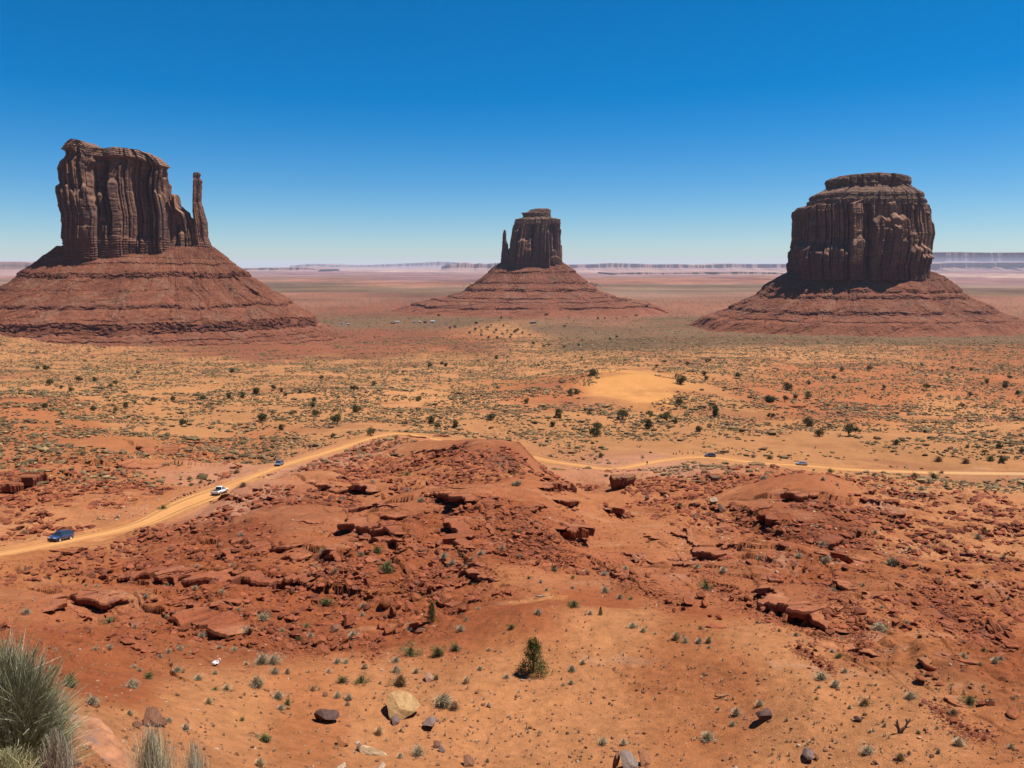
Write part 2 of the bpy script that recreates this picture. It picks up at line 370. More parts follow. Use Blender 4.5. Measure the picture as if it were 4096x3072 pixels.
# scarps
led_w = np.zeros_like(Z)
for P, h, reach in LED:
    lo, hi = P.min(0) - 2.2 * reach, P.max(0) + 2.2 * reach
    dmid = np.hypot(*P.mean(0)); m = (GX > lo[0]) & (GX < hi[0]) & (GY > lo[1]) & (GY < hi[1])
    if not m.any(): continue
    px, py = GX[m], GY[m]
    wob = 0.35 * fbm(px / 4.0, py / 4.0, 2, 61) * min(2.0, h)
    dist, side, _ = seg_dist(px + wob, py + wob, P)
    # side > 0 = left of direction of travel; make far side (away from camera) the raised one
    k = len(P) // 2; t = P[min(k + 1, len(P) - 1)] - P[k - 1]; toward = -P[k]
    sgn = -np.sign(t[0] * toward[1] - t[1] * toward[0]); s = dist * side * sgn      # + = behind the lip
    # fade at the ends
    e = np.minimum(np.hypot(px - P[0, 0], py - P[0, 1]), np.hypot(px - P[-1, 0], py - P[-1, 1]))
    endf = sstep(0, 0.35 * reach + 0.5, e)
    prof = np.where(s > 0, 0.55 * np.exp(-s / (reach * 0.9)), -0.45 * np.exp(s / (reach * 0.5)))
    soft = 0.7 + 0 * s
    stepv = 0.5 + 0.5 * np.tanh((s - 0.45 * h) / (0.5 + .005 * max(0, dmid - 100)))
    prof = lerp(-0.45 * np.exp(-np.abs(s) / (reach * 0.5)), 0.55 * np.exp(-np.abs(s) / (reach * 0.9)), stepv)
    Z[m] += (0.7 if np.hypot(*P.mean(0)) > 78 else 0.35) * h * prof * endf
    led_w[m] = np.maximum(led_w[m], endf * np.exp(-np.abs(s) / (reach * 0.35)))
# the ridge crest that hides the road's middle stretch
_cr = [(1600,1772,275),(1660,1764,262),(1760,1758,247),(1880,1757,237),(2000,1770,229),(2080,1802,222)]
_cp = []
for u, v, d in _cr:
    a, b_, c_ = (float(t) for t in ray(u, v)); hh = math.hypot(a, b_); _cp.append((a / hh * d, b_ / hh * d, c_ / hh * d))
_cp = np.array(_cp); m = (np.hypot(GX - _cp[3, 0], GY - _cp[3, 1]) < 90)
px, py = GX[m], GY[m]; dist, side, zz_ = seg_dist(px, py, _cp[:, :2], _cp[:, 2]); farside = np.hypot(px, py) > np.hypot(_cp[3, 0], _cp[3, 1])
tgt = zz_ + 0.5 * fbm(px / 9, py / 9, 3, 63) - np.where(farside, .30, .12) * dist - 0.006 * dist ** 2 - 0.9 * np.maximum(0, np.arctan2(px, py) - math.atan2(_cp[-1, 0], _cp[-1, 1])) * 230
Z[m] = np.maximum(Z[m], tgt)
# road bed
lo, hi = road_xy.min(0) - 30, road_xy.max(0) + 30
m = (GX > lo[0]) & (GX < hi[0]) & (GY > lo[1]) & (GY < hi[1])
px, py = GX[m], GY[m]
step = 4
rd, _, rzz = seg_dist(px, py, road_xy[::step], road_z[::step])
_, _, rhw = seg_dist(px, py, road_xy[::step], road_hw[::step])
bed = 1 - sstep(0.5, 11, rd - rhw)
berm = 0.35 * np.exp(-((rd - rhw - 1.0) / 0.7) ** 2)
inr = 1 - sstep(-0.3, 0.6, rd - rhw)
Z[m] = lerp(Z[m], rzz + 0.03 * fbm(px / 1.5, py / 1.5, 2, 71), bed) + berm * bed - 0.22 * inr
road_mask = np.zeros_like(Z); road_mask[m] = bed * 1.0
road_in = np.zeros_like(Z); road_in[m] = inr

def ground(x, y):
    x = np.asarray(x, float); y = np.asarray(y, float)
    return bilin(Z, az, ld, np.arctan2(x, y), np.log(np.maximum(np.hypot(x, y), 1.0)))
def ground_col(x, y):
    x = np.asarray(x, float); y = np.asarray(y, float)
    return np.stack([bilin(COL[..., c], az, ld, np.arctan2(x, y), np.log(np.maximum(np.hypot(x, y), 1.0))) for c in range(3)], -1)
def cast(u, v):
    """Points of the finished land that photo pixels show."""
    u = np.atleast_1d(np.asarray(u, float)); v = np.atleast_1d(np.asarray(v, float))
    out = np.zeros((len(u), 3)); a, b, c = ray(u, v); h = np.hypot(a, b); sl = c / h; bz = np.arctan2(a, b)
    i = np.clip(np.searchsorted(az, bz) - 1, 0, len(az) - 2); fx = np.clip((bz - az[i]) / (az[i + 1] - az[i]), 0, 1)
    for k in range(len(u)):
        col = Z[:, i[k]] * (1 - fx[k]) + Z[:, i[k] + 1] * fx[k]
        g = sl[k] * ds - col; s0 = int(np.searchsorted(ds, 3.0))
        idx = np.nonzero(g[s0:] <= 0)[0]
        if len(idx) == 0: d = ds[-1]
        else:
            j = idx[0] + s0
            d = ds[j] if j == s0 else ds[j - 1] + (ds[j] - ds[j - 1]) * g[j - 1] / (g[j - 1] - g[j] + 1e-12)
        out[k] = d * math.sin(bz[k]), d * math.cos(bz[k]), 0
    out[:, 2] = ground(out[:, 0], out[:, 1])
    return out

# ---- what the ground is made of (albedo), interpolated between soil samples
PAL = dict(fg=(.50,.212,.086), fgr=(.42,.152,.058), red=(.325,.094,.035), dred=(.245,.070,.029), val=(.49,.222,.088), valr=(.42,.148,.058), dune=(.66,.30,.095),
           pink=(.46,.215,.125), tal=(.27,.092,.047), olive=(.195,.112,.060), plain=(.315,.130,.073), plainr=(.255,.088,.047), pale=(.62,.42,.30), palef=(.46,.28,.21), road=(.64,.30,.10), purple=(.26,.13,.11))
SOIL = [(300,2850,'fg'),(900,2850,'fg'),(1500,2900,'fg'),(2100,2800,'fg'),(2300,2950,'fg'),(2700,2700,'fgr'),(2900,2750,'fgr'),(3100,2650,'fg'),(3300,2950,'fg'),(3700,2900,'fg'),(4050,2900,'fgr'),(2450,2560,'fg'),(1250,2900,'fgr'),
 (280,2720,'red'),(100,2500,'red'),(400,2500,'red'),(800,2550,'red'),(1200,2500,'red'),(1500,2450,'red'),(1800,2450,'red'),(2130,2350,'fgr'),(2050,2450,'red'),(2400,2450,'red'),(2800,2450,'red'),(3200,2400,'red'),(3500,2550,'fgr'),(3700,2600,'fgr'),(3850,2500,'red'),(4050,2650,'red'),
 (100,2300,'fgr'),(300,2420,'red'),(500,2350,'red'),(700,2250,'red'),(1000,2100,'dred'),(1150,2020,'dred'),(1300,2250,'red'),(1100,2300,'red'),(1600,2200,'red'),(1700,2100,'red'),(1900,2150,'red'),(2100,2200,'red'),(1950,2000,'red'),(1850,1880,'fgr'),(1950,1800,'dred'),(1600,1850,'fgr'),(1400,1920,'fgr'),(1300,1870,'pink'),
 (2300,2200,'red'),(2500,2250,'red'),(2700,2200,'fgr'),(2900,2200,'red'),(2400,2000,'fgr'),(2600,2050,'fgr'),(2600,1880,'pink'),(2750,1960,'fgr'),(2900,2050,'fgr'),(2150,1900,'fgr'),(3100,2050,'dred'),(3200,1950,'red'),(3300,2100,'dred'),(3500,2050,'fgr'),(3600,2000,'fg'),(3700,2150,'fg'),(3900,2050,'fg'),(3400,2250,'fgr'),(3700,2300,'fgr'),(3900,2250,'fg'),(4000,2400,'fgr'),(3950,1950,'val'),
 (100,2150,'fg'),(300,2100,'fg'),(500,2050,'fgr'),(200,2000,'fgr'),(600,1950,'fgr'),(100,1880,'fgr'),(300,1820,'fgr'),(600,1850,'fgr'),(800,1900,'pink'),(950,2000,'pink'),(850,1820,'fgr'),(1000,1780,'valr'),(1200,1780,'val'),(100,1740,'fgr'),(300,1700,'fgr'),(100,1620,'valr'),(500,1680,'val'),(800,1700,'val'),(300,1560,'val'),(700,1580,'val'),(1100,1620,'val'),(1400,1700,'val'),(1700,1700,'val'),(1300,1550,'val'),(1700,1580,'val'),(2000,1650,'val'),(2000,1740,'val'),(2200,1700,'val'),(2200,1580,'valr'),(2530,1555,'dune'),(2600,1600,'dune'),(2450,1640,'val'),(2700,1700,'val'),(2900,1750,'val'),(3200,1780,'val'),(3500,1810,'val'),(3800,1850,'val'),(2900,1620,'val'),(3200,1600,'valr'),(3500,1620,'valr'),(3800,1650,'val'),(4000,1700,'val'),(3300,1480,'valr'),(3800,1500,'valr'),(4000,1580,'valr'),
 (100,1480,'val'),(500,1470,'val'),(900,1450,'val'),(1300,1450,'val'),(1700,1450,'val'),(2300,1440,'val'),(2700,1450,'val'),(3100,1420,'val'),(3500,1400,'val'),(3900,1400,'valr'),
 (1300,1390,'tal'),(1100,1420,'tal'),(1500,1400,'tal'),(1200,1340,'tal'),(1650,1360,'tal'),(1850,1385,'tal'),(1700,1390,'valr'),(1900,1350,'valr'),(1500,1340,'tal'),(2100,1390,'val'),(2400,1380,'olive'),(2700,1350,'olive'),(3000,1340,'olive'),(3300,1350,'olive'),(3600,1350,'olive'),(4000,1350,'olive'),(1400,1290,'olive'),(1800,1290,'olive'),(2000,1330,'val'),(2300,1320,'olive'),(2700,1290,'olive'),(2500,1275,'plain'),
 (1500,1240,'plainr'),(2000,1240,'plainr'),(2700,1230,'plain'),(1300,1210,'plain'),(1800,1205,'plainr'),(2800,1190,'plain'),(3950,1200,'plain'),(1200,1180,'plain'),(2600,1180,'plain'),
 (1100,1155,'olive'),(1500,1155,'olive'),(1750,1160,'olive'),(2600,1160,'olive'),(2800,1155,'olive'),(100,1130,'olive'),(4000,1170,'olive'),(1200,1135,'olive'),(1600,1135,'plain'),
 (1200,1118,'plain'),(1700,1118,'purple'),(2500,1120,'plain'),(2900,1120,'plain'),(4000,1125,'purple'),(1200,1100,'purple'),(1600,1095,'purple'),(2500,1105,'purple'),(4000,1100,'palef'),(50,1110,'plain'),
 (1500,1082,'palef'),(1700,1085,'palef'),(1300,1086,'purple'),(2500,1085,'palef'),(2800,1085,'palef'),(4000,1090,'purple'),(1500,1070,'palef'),(2500,1072,'palef')]
_s = cast_fn(macro, [s[0] for s in SOIL], [s[1] for s in SOIL])
SA = np.arctan2(_s[:, 0], _s[:, 1]); SLd = np.log(np.hypot(_s[:, 0], _s[:, 1])); SCOL = np.array([PAL[s[2]] for s in SOIL])
# coarse table of soils, then warped look-ups for ragged borders
_ta = np.linspace(-0.92, 0.92, 231); _tl = np.linspace(0, math.log(52000), 340)
TA, TL = np.meshgrid(_ta, _tl)
num = np.zeros(TA.shape + (3,)); den = np.zeros(TA.shape)
for k in range(len(SA)):
    r2 = ((TA - SA[k]) / 0.040) ** 2 + ((TL - SLd[k]) / 0.085) ** 2
    w = 1 / (r2 + 0.35) ** 2.6
    num += w[..., None] * SCOL[k]; den += w
SOILTAB = num / den[..., None]
wsc = np.clip(D * 0.10, 3, 400)
wa = AZ + 0.016 * fbm(GX / 14, GY / 14, 3, 101) * (D < 500) + 0.02 * fbm(GX / 300, GY / 300, 3, 102) * (D >= 500)
wl_ = LD + 0.045 * fbm(GX / 14, GY / 14, 3, 103) * (D < 500) + 0.05 * fbm(GX / 300, GY / 300, 3, 104) * (D >= 500)
COL = np.stack([bilin(SOILTAB[..., c], _ta, _tl, wa.ravel(), wl_.ravel()) for c in range(3)], -1).reshape(AZ.shape + (3,))
# patches with their own soil: (u, v, radius across px, radius up px, colour, strength)
PATCH = [(1100,1392,520,52,'tal',1.0),(1720,1384,420,26,'tal',.8),(1500,1345,200,20,'tal',.6),(2150,2395,150,26,'dune',.55),(2030,2330,60,20,'dune',.3),(2480,2640,170,22,'pale',.28),(2900,2700,150,70,'dred',.35),(2640,2700,150,70,'dred',.35),(3480,2540,110,50,'pale',.35),(3130,2245,110,26,'pale',.45),(2700,2300,80,24,'pale',.4),(3580,2040,70,30,'pale',.5),(3500,2010,60,16,'pale',.4),
 (3950,2330,120,30,'pale',.3),(3200,2660,140,16,'pale',.4),(560,2860,120,40,'dune',.25),(660,2790,50,16,'dune',.4),(960,2880,40,60,'dune',.35),(1240,2900,150,70,'fgr',.6),(740,1990,60,30,'pale',.25),(930,2010,110,30,'pink',.5),(1350,1900,60,14,'pale',.5),(1600,1780,60,10,'pale',.35),(1900,1950,120,30,'fg',.5),(2000,2170,60,14,'pale',.4),
 (1530,2240,60,12,'pale',.3),(1500,1985,120,18,'fgr',.4),(1700,1860,140,24,'dred',.3),(2680,1895,110,24,'pale',.35),(2560,1900,120,30,'dune',.4),(2200,1880,50,40,'dune',.3),(3900,1895,160,30,'pale',.35),(3330,2120,120,40,'dred',.35),(2640,1760,26,60,'val',.6),(3380,2700,150,30,'pale',.2),(3570,2600,60,14,'pale',.5),(3870,2740,60,16,'pale',.3),(1480,2360,70,14,'dune',.3),(1820,2260,50,10,'pale',.3),
 (1300,2330,120,30,'dred',.25),(900,2450,200,40,'dred',.2),(200,2330,120,20,'pink',.4),(2400,2560,240,60,'fg',.5),(1620,1790,110,18,'fg',.3),(2640,2870,300,100,'fg',.3),(3560,1660,250,20,'valr',.5),(3700,1620,40,40,'val',.7),(3800,1500,60,30,'val',.7)]
_p = cast([p[0] for p in PATCH], [p[1] for p in PATCH])
for (u, v, ru, rv, cn, st), p in zip(PATCH, _p):
    d = np.hypot(p[0], p[1]); bz = math.atan2(p[0], p[1]); ra = d * ru / F_PX
    dep = max(0.08, -p[2] / d); rdp = d * rv / F_PX / dep
    m = (np.abs(AZ - bz) < 3 * ru / F_PX) & (np.abs(D - d) < 3 * rdp)
    dx, dy = GX[m] - p[0], GY[m] - p[1]; ca, sa = math.cos(bz), math.sin(bz)
    r = np.sqrt(((dx * ca - dy * sa) / ra) ** 2 + ((dx * sa + dy * ca) / rdp) ** 2) + 0.75 * fbm(dx / (ra * .45), dy / (ra * .45), 5, int(u) % 97, .65)
    w = st * (0.6 if cn == 'pale' else 0.9) * (1 - sstep(0.25, 1.15, r))
    COL[m] = lerp(COL[m], np.array(PAL[cn]), w[:, None])
# broken tone: pebbly speckle, wind streaks, brush stain far off
v1 = fbm(GX / 9, GY / 9, 4, 111); v2 = fbm(GX / 1.6, GY / 1.6, 3, 112)
f1 = (D < 600); COL *= (1 + 0.10 * v1 * f1 + 0.09 * v2 * (D < 260))[..., None]
palew = sstep(0.38, 0.9, fbm(GX / 16, GY / 5, 4, 113)) * mid * 0.35
COL = lerp(COL, np.array((.60, .32, .17)), palew[..., None])
COL = lerp(COL, np.array(PAL['dred']), (led_w * 0.25)[..., None])
big = fbm(GX / 260, GY / 260, 4, 114); COL *= (1 + 0.16 * big * vall * (1 - far))[..., None]
strk = fbm(GX / 1200, GY / 1000, 6, 115, 0.7); COL *= (1 + 0.42 * strk * far)[..., None]
dk = sstep(0.1, 0.6, fbm(GX / 1900, GY / 1500, 5, 119, .65)) * far; COL = lerp(COL, np.array((.17, .12, .085)), (dk * .5)[..., None])
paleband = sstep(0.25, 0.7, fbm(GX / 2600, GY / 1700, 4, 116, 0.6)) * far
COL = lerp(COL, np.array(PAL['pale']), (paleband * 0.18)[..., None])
brush = sstep(-0.1, 0.6, fbm(GX / 9, GY / 14, 4, 117, 0.9)) * sstep(600, 1100, D) * (1 - sstep(3200, 6000, D))
_bp = cast_fn(macro, [1150], [1395])[0]; redw = np.exp(-((AZ - math.atan2(_bp[0], _bp[1])) / .17) ** 2 - ((LD - math.log(np.hypot(_bp[0], _bp[1]))) / .28) ** 2)
COL = lerp(COL, np.array((.10, .075, .045)), (brush * 0.62 * (1 - .7 * redw))[..., None])
COL = lerp(COL, np.array(PAL['dred']), (mid * rough * 0.38 * sstep(-.2, .5, fbm(GX / 8, GY / 8, 3, 121)))[..., None])
COL = lerp(COL, np.array((.47, .185, .085)), (mid * (1 - rough) * 0.40)[..., None])
redb = sstep(0.2, 0.6, fbm(GX / 120, GY / 60, 4, 118)) * vall * (1 - far)
COL = lerp(COL, np.array(PAL['plainr']), (redb * 0.45)[..., None])
COL = lerp(COL, np.array(PAL['road']), (road_mask * 0.12)[..., None]); COL = np.clip(COL, 0.02, 0.9)

def ground_mat():
    m, nt, bs = new_mat("red_desert_soil")
    at = nt.nodes.new('ShaderNodeAttribute'); at.attribute_name = "Col"
    v = scaled_vec(nt, (1, 1, 1))
    n1 = noise_node(nt, 1.4, 8, 0.72, v); n2 = noise_node(nt, 9.0, 4, 0.7, v)
    r1 = ramp_node(nt, n1.outputs[0], [(0.30, 0.72), (0.5, 1.0), (0.72, 1.22)])
    c = mix_node(nt, 1.0, at.outputs['Color'], r1.outputs[0], 'MULTIPLY')
    r2 = ramp_node(nt, n2.outputs[0], [(0.28, 0.70), (0.42, 1.0), (0.62, 1.0), (0.74, 1.35)])
    c = mix_node(nt, 0.7, c, r2.outputs[0], 'MULTIPLY')
    nt.links.new(c, bs.inputs['Base Color']); bs.inputs['Roughness'].default_value = 0.95; bs.inputs['Specular IOR Level'].default_value = 0.05
    ad = nt.nodes.new('ShaderNodeMath'); ad.operation = 'ADD'
    nt.links.new(n1.outputs[0], ad.inputs[0]); nt.links.new(n2.outputs[0], ad.inputs[1])
    bump(nt, bs, ad.outputs[0], 0.7, 0.22)
    return m
M_GROUND = ground_mat()
Vg = np.stack([GX, GY, Z], -1).reshape(-1, 3)
# near foot of the overlook closes under the camera
gf = grid_faces(*Z.shape)[:, ::-1]
ground_me = mesh_from("ground", Vg, gf, M_GROUND, True, COL.reshape(-1, 3))
ground_o = link("ground", ground_me); ground_o['kind'] = 'structure'
# road ribbon
def road_mat():
    m, nt, bs = new_mat("graded_dirt_road")
    at = nt.nodes.new('ShaderNodeAttribute'); at.attribute_name = "Col"
    v = scaled_vec(nt, (1, 1, 1)); n1 = noise_node(nt, 2.2, 6, 0.7, v)
    r1 = ramp_node(nt, n1.outputs[0], [(0.3, 0.8), (0.7, 1.15)])
    nt.links.new(mix_node(nt, 1.0, at.outputs['Color'], r1.outputs[0], 'MULTIPLY'), bs.inputs['Base Color'])
    bs.inputs['Roughness'].default_value = 0.95; bump(nt, bs, n1.outputs[0], 0.4, 0.08)
    return m
rp = np.stack([road_xy[:, 0], road_xy[:, 1], road_z], 1)
tg = np.gradient(road_xy, axis=0); tg /= np.linalg.norm(tg, axis=1)[:, None]; nm = np.stack([-tg[:, 1], tg[:, 0]], 1)
NC = 25; xs = np.linspace(-1, 1, NC)
RV = np.zeros((len(rp), NC, 3)); RC = np.zeros((len(rp), NC, 3))
edge_n = 0.10 * fbm(road_s / 6, road_s * 0, 3, 131)
for j, x in enumerate(xs):
    off = x * (road_hw + edge_n * abs(x))
    RV[:, j, :2] = road_xy + nm * off[:, None]
    tr = math.exp(-((abs(x) - 0.30) / 0.09) ** 2) + math.exp(-((abs(x) - 0.68) / 0.07) ** 2)
    RV[:, j, 2] = road_z + 0.06 - 0.05 * tr - (0.30 if abs(x) > 0.99 else 0)
    RC[:, j] = np.array(PAL['road']) * (1 + 0.16 * tr - 0.36 * (1 - tr) * (abs(x) > 0.2) + 0.12 * fbm(road_s / 9 + 3 * j, road_s * 0 + x * 2, 3, 133))[:, None]
RC = lerp(RC, np.array((.45, .165, .05)), (sstep(-0.1, 0.6, fbm(np.repeat(road_s[:, None], NC, 1) / 30, xs[None] * 2 + 0 * road_s[:, None], 3, 134)) * 0.30)[..., None])
road_right = sstep(120, 260, RV[..., 0]); RC = lerp(RC, np.array((.66, .42, .22)), (0.6 * road_right)[..., None])
road_me = mesh_from("dirt_road", RV.reshape(-1, 3), grid_faces(len(rp), NC), road_mat(), True, RC.reshape(-1, 3))
road_o = link("dirt_road", road_me); road_o['kind'] = 'structure'
# ------------------------------------------------------------------ sandstone buttes
def cliff_mat(name, base, dark, light):
    m, nt, bs = new_mat(name)
    at = nt.nodes.new('ShaderNodeAttribute'); at.attribute_name = "Col"
    streak = noise_node(nt, 1.0, 7, 0.65, scaled_vec(nt, (0.13, 0.13, 0.016)))       # desert varnish running down the wall
    beds = noise_node(nt, 1.0, 6, 0.7, scaled_vec(nt, (0.012, 0.012, 0.35)))
    grit = noise_node(nt, 0.5, 8, 0.75, scaled_vec(nt, (1, 1, 1)))
    c = mix_node(nt, ramp_node(nt, streak.outputs[0], [(0.36, 0.85), (0.60, 0.0)]).outputs[0], at.outputs['Color'], dark)
    c = mix_node(nt, ramp_node(nt, beds.outputs[0], [(0.52, 0.0), (0.68, 0.2)]).outputs[0], c, light)
    c = mix_node(nt, 1.0, c, ramp_node(nt, grit.outputs[0], [(0.3, 0.70), (0.7, 1.28)]).outputs[0], 'MULTIPLY')
    nt.links.new(c, bs.inputs['Base Color'])
    ad = nt.nodes.new('ShaderNodeMath'); ad.operation = 'ADD'
    nt.links.new(streak.outputs[0], ad.inputs[0]); nt.links.new(grit.outputs[0], ad.inputs[1])
    bump(nt, bs, ad.outputs[0], 0.5, 1.4)
    return m
def talus_mat(name):
    m, nt, bs = new_mat(name)
    at = nt.nodes.new('ShaderNodeAttribute'); at.attribute_name = "Col"
    g1 = noise_node(nt, 0.16, 9, 0.75, scaled_vec(nt, (1, 1, 1))); g2 = noise_node(nt, 0.02, 5, 0.6, scaled_vec(nt, (1, 1, 1)))
    c = mix_node(nt, 1.0, at.outputs['Color'], ramp_node(nt, g1.outputs[0], [(0.28, 0.62), (0.5, 1.0), (0.72, 1.4)]).outputs[0], 'MULTIPLY')
    c = mix_node(nt, 1.0, c, ramp_node(nt, g2.outputs[0], [(0.3, 0.85), (0.7, 1.15)]).outputs[0], 'MULTIPLY')
    nt.links.new(c, bs.inputs['Base Color']); bump(nt, bs, g1.outputs[0], 1.0, 2.5)
    return m
M_CLIFF = cliff_mat("varnished_sandstone", None, (.085, .045, .036), (.40, .21, .12))
M_TALUS = talus_mat("red_shale_talus")
C_CLIFF = np.array((.245, .112, .068)); C_PALE = np.array((.50, .255, .14)); C_CAP = np.array((.30, .19, .125))  # wall rock, paler rock of scars and random cells, cap beds

def relief(s, z, H, layers, seed):
    """Joint-bounded columns: each cell of the wall stands out or back and may end in a shoulder part way up."""
    r = np.random.default_rng(seed); out = np.zeros_like(s); tone = np.zeros_like(s); smax = s.max() + 50
    for li, (w, amp, gro, brk) in enumerate(layers):
        bnd = [-50.0]
        while bnd[-1] < smax: bnd.append(bnd[-1] + w * r.uniform(0.45, 1.7))
        bnd = np.array(bnd); nb = len(bnd)
        ss = s + 0.05 * w * perlin(s / (w * 3), z / (w * 1.8), seed + li * 7) + 0.02 * w * perlin(s / w, z / (w * .35), seed + 40 + li) + .025 * z * r.uniform(-1, 1)
        i = np.clip(np.searchsorted(bnd, ss) - 1, 0, nb - 2)
        off = r.uniform(-1, 1, nb) * amp; zb = r.uniform(0.10, 1.15, nb) * H; drop = r.uniform(0.3, 1.5, nb) * amp * brk; tilt = r.normal(0, 1.1, nb)
        zz = zb[i] + 0.25 * w * perlin(ss / (w * .4), 0 * z + li, seed + 60 + li)
        sh = sstep(0, 1, (z - zz) / (drop[i] * 0.9 + 0.5))
        tone += (r.uniform(-1, 1, nb)[i] + .8 * (sh - .5)) * (.5, 1., .8)[li]
        dist = np.minimum(ss - bnd[i], bnd[np.minimum(i + 1, nb - 1)] - ss)
        rnd = np.sqrt(np.clip(dist / (0.16 * w), 0, 1))                     # column edges
        wid = bnd[np.minimum(i + 1, nb - 1)] - bnd[i]; out += tilt[i] * amp * ((ss - bnd[i]) / (wid + 1e-6) - 0.5)   # each face turned its own way
        if li:                                              # cross joints: each cell is a stack of blocks
            bh = w * r.uniform(1.2, 2.8, nb); q_ = (z + .06 * w * perlin(ss / w, 0 * z, seed + 70)) / bh[i] + r.uniform(0, 1, nb)[i]; kq = np.floor(q_).astype(np.int64); fq_ = q_ - kq
            hb = hash01(i, kq, seed + 5 * li); out += amp * (.55 * (hb - .5) - .25 * np.exp(-(np.minimum(fq_, 1 - fq_) * bh[i] / .7) ** 2)); tone += 1.1 * (hb - .5)
        out += off[i] - drop[i] * sh + amp * 0.22 * (rnd - 1) - 2.2 * gro * amp * np.exp(-(dist / (0.03 * w + 0.3)) ** 2)
    return out, tone

YAWX = float(at_depth(548, 1000, 1450)[0])
def loft(name, Y, rows, seed, layers, depth_ratio=0.5, sup=3.6, topprof=None, ncol=620, step=0.95, mat=None, parent=None, basebeds=0.16, capz=None, base_drop=12, front_shift=0.0, cracks=(), outbase=0.0, yaw=0.0, fit=90):
    """A rock tower from silhouette rows (v, left u, right u), bottom row first; depth follows the width."""
    rows = np.array(rows, float); zs, xl, xr = [], [], []
    for v, a, b in rows:
        p = at_depth(a, v, Y); q = at_depth(b, v, Y); zs.append(at_depth(a, v, Y - .8 * depth_ratio * (q[0] - p[0]) / 2)[2]); xl.append(p[0]); xr.append(q[0])
    zs, xl, xr = map(np.array, (zs, xl, xr))
    zs = np.r_[zs[0] - base_drop, zs]; xl = np.r_[xl[0] - 1.0, xl]; xr = np.r_[xr[0] + 1.0, xr]
    # walk the profile at even arc length so that flats and risers both get rows
    hw0 = (xr - xl) / 2; L = np.r_[0, np.cumsum(np.hypot(np.diff(zs), np.diff(hw0)))]
    nr = int(L[-1] / step) + 2; t = np.linspace(0, L[-1], nr)
    z = np.interp(t, L, zs); l = np.interp(t, L, xl); r_ = np.interp(t, L, xr)
    cx = (l + r_) / 2; hw = (r_ - l) / 2
    W0 = hw.max(); H = zs.max() - zs[1]
    # perimeter parameter: denser on the camera side
    k = np.linspace(0, 1, ncol, endpoint=False); th = 2 * np.pi * k; th = th + 0.45 * np.sin(th + np.pi / 2 - np.pi) * 0.9
    cs, sn = np.cos(th), np.sin(th)
    ux = np.sign(cs) * np.abs(cs) ** (2 / sup); uy = np.sign(sn) * np.abs(sn) ** (2 / sup)
    px0 = ux * W0; py0 = uy * W0 * depth_ratio
    per = np.r_[0, np.cumsum(np.hypot(np.diff(px0), np.diff(py0)))]
    nx = np.gradient(py0); ny = -np.gradient(px0); nn = np.hypot(nx, ny) + 1e-9; nx /= nn; ny /= nn
    S = np.repeat(per[None], nr, 0); ZZ = np.repeat((z - zs[1])[:, None], ncol, 1)
    D, TONE_ = relief(S, ZZ, H, layers, seed)
    # wrap seam at the back: fade relief there
    back = sstep(0.0, 0.06, np.minimum(k, 1 - k)); D = D * lerp(0.3, 1, back)[None]
    D += 0.45 * fbm(S / 6, ZZ / 5, 4, seed + 90) + 0.2 * np.abs(fbm(S / 2.2, ZZ / 2.2, 3, seed + 95))
    for (uc, wpx, dep, v0, v1) in cracks:                       # the deep joints one can see
        xc = (uc - CX) / F_PX * Y / cP; wm = wpx / F_PX * Y
        yq_ = Y - .8 * depth_ratio * W0; zt = at_depth(uc, v0, yq_)[2] - zs[1]; zb = at_depth(uc, v1, yq_)[2] - zs[1]
        xx = cx[:, None] + ux[None] * hw[:, None]
        g = np.exp(-(np.abs((xx - xc - 0.25 * wm * perlin(ZZ / 9, 0 * ZZ + uc, 5)) / (wm * 0.5))) ** 3)
        D -= np.where(uy[None] < 0, 1, 0) * dep * g * sstep(zb - 4, zb + 6, ZZ) * (1 - sstep(zt - 2, zt + 6, ZZ))
    if basebeds:                                                # thin ledgy beds at the foot
        bz = ZZ + 1.2 * fbm(S / 18, ZZ / 30, 2, seed + 97); q = bz / 4.2; fr = q - np.floor(q)
        wgt = 1 - sstep(basebeds * H * 0.75, basebeds * H, ZZ + 5 * fbm(S / 25, 0 * ZZ, 2, seed + 98))
        D = D * lerp(1, 0.55, wgt) + wgt * (1.9 * sstep(0.15, 0.4, fr) * (1 - sstep(0.8, 1, fr)) - 0.5 + 1.3 * hash01(np.floor(S / 3.3), np.floor(q), seed) + outbase * (1 - ZZ / (basebeds * H)))
    if capz is not None:                                        # ledgy beds from here up
        zc = at_depth(CX, capz, Y - .8 * depth_ratio * W0)[2] - zs[1]
        q = (ZZ + 0.8 * fbm(S / 20, ZZ / 30, 2, seed + 99)) / 3.6; fr = q - np.floor(q)
        wgt = sstep(zc - 2, zc + 5, ZZ)
        D = D * lerp(1, 0.45, wgt) + wgt * (1.6 * sstep(0.1, 0.35, fr) * (1 - sstep(0.85, 1, fr)) + 2.0 * hash01(np.floor(S / 5.0 + 3 * np.floor(q)), np.floor(q), seed + 1) - 1.2)
    sc = np.clip(hw / W0, 0.05, 1)[:, None]
    D = D * sstep(0, 0.4, sc)
    X = cx[:, None] + ux[None] * hw[:, None] + nx[None] * D
    Yy = Y + front_shift + uy[None] * hw[:, None] * depth_ratio + ny[None] * D
    Yy = Yy + yaw * (X - YAWX)
    Zc = np.repeat(z[:, None], ncol, 1)
    # the outline rows were read off the photograph: bring the finished wall back to them, leaving its roughness
    dc = Yy * cP - Zc * sP; uu = CX + F_PX * X / dc; us_ = np.sort(uu, 1); um, ux_ = us_[:, :6].mean(1), us_[:, -6:].mean(1); kn = max(9, min(fit, nr // 3))
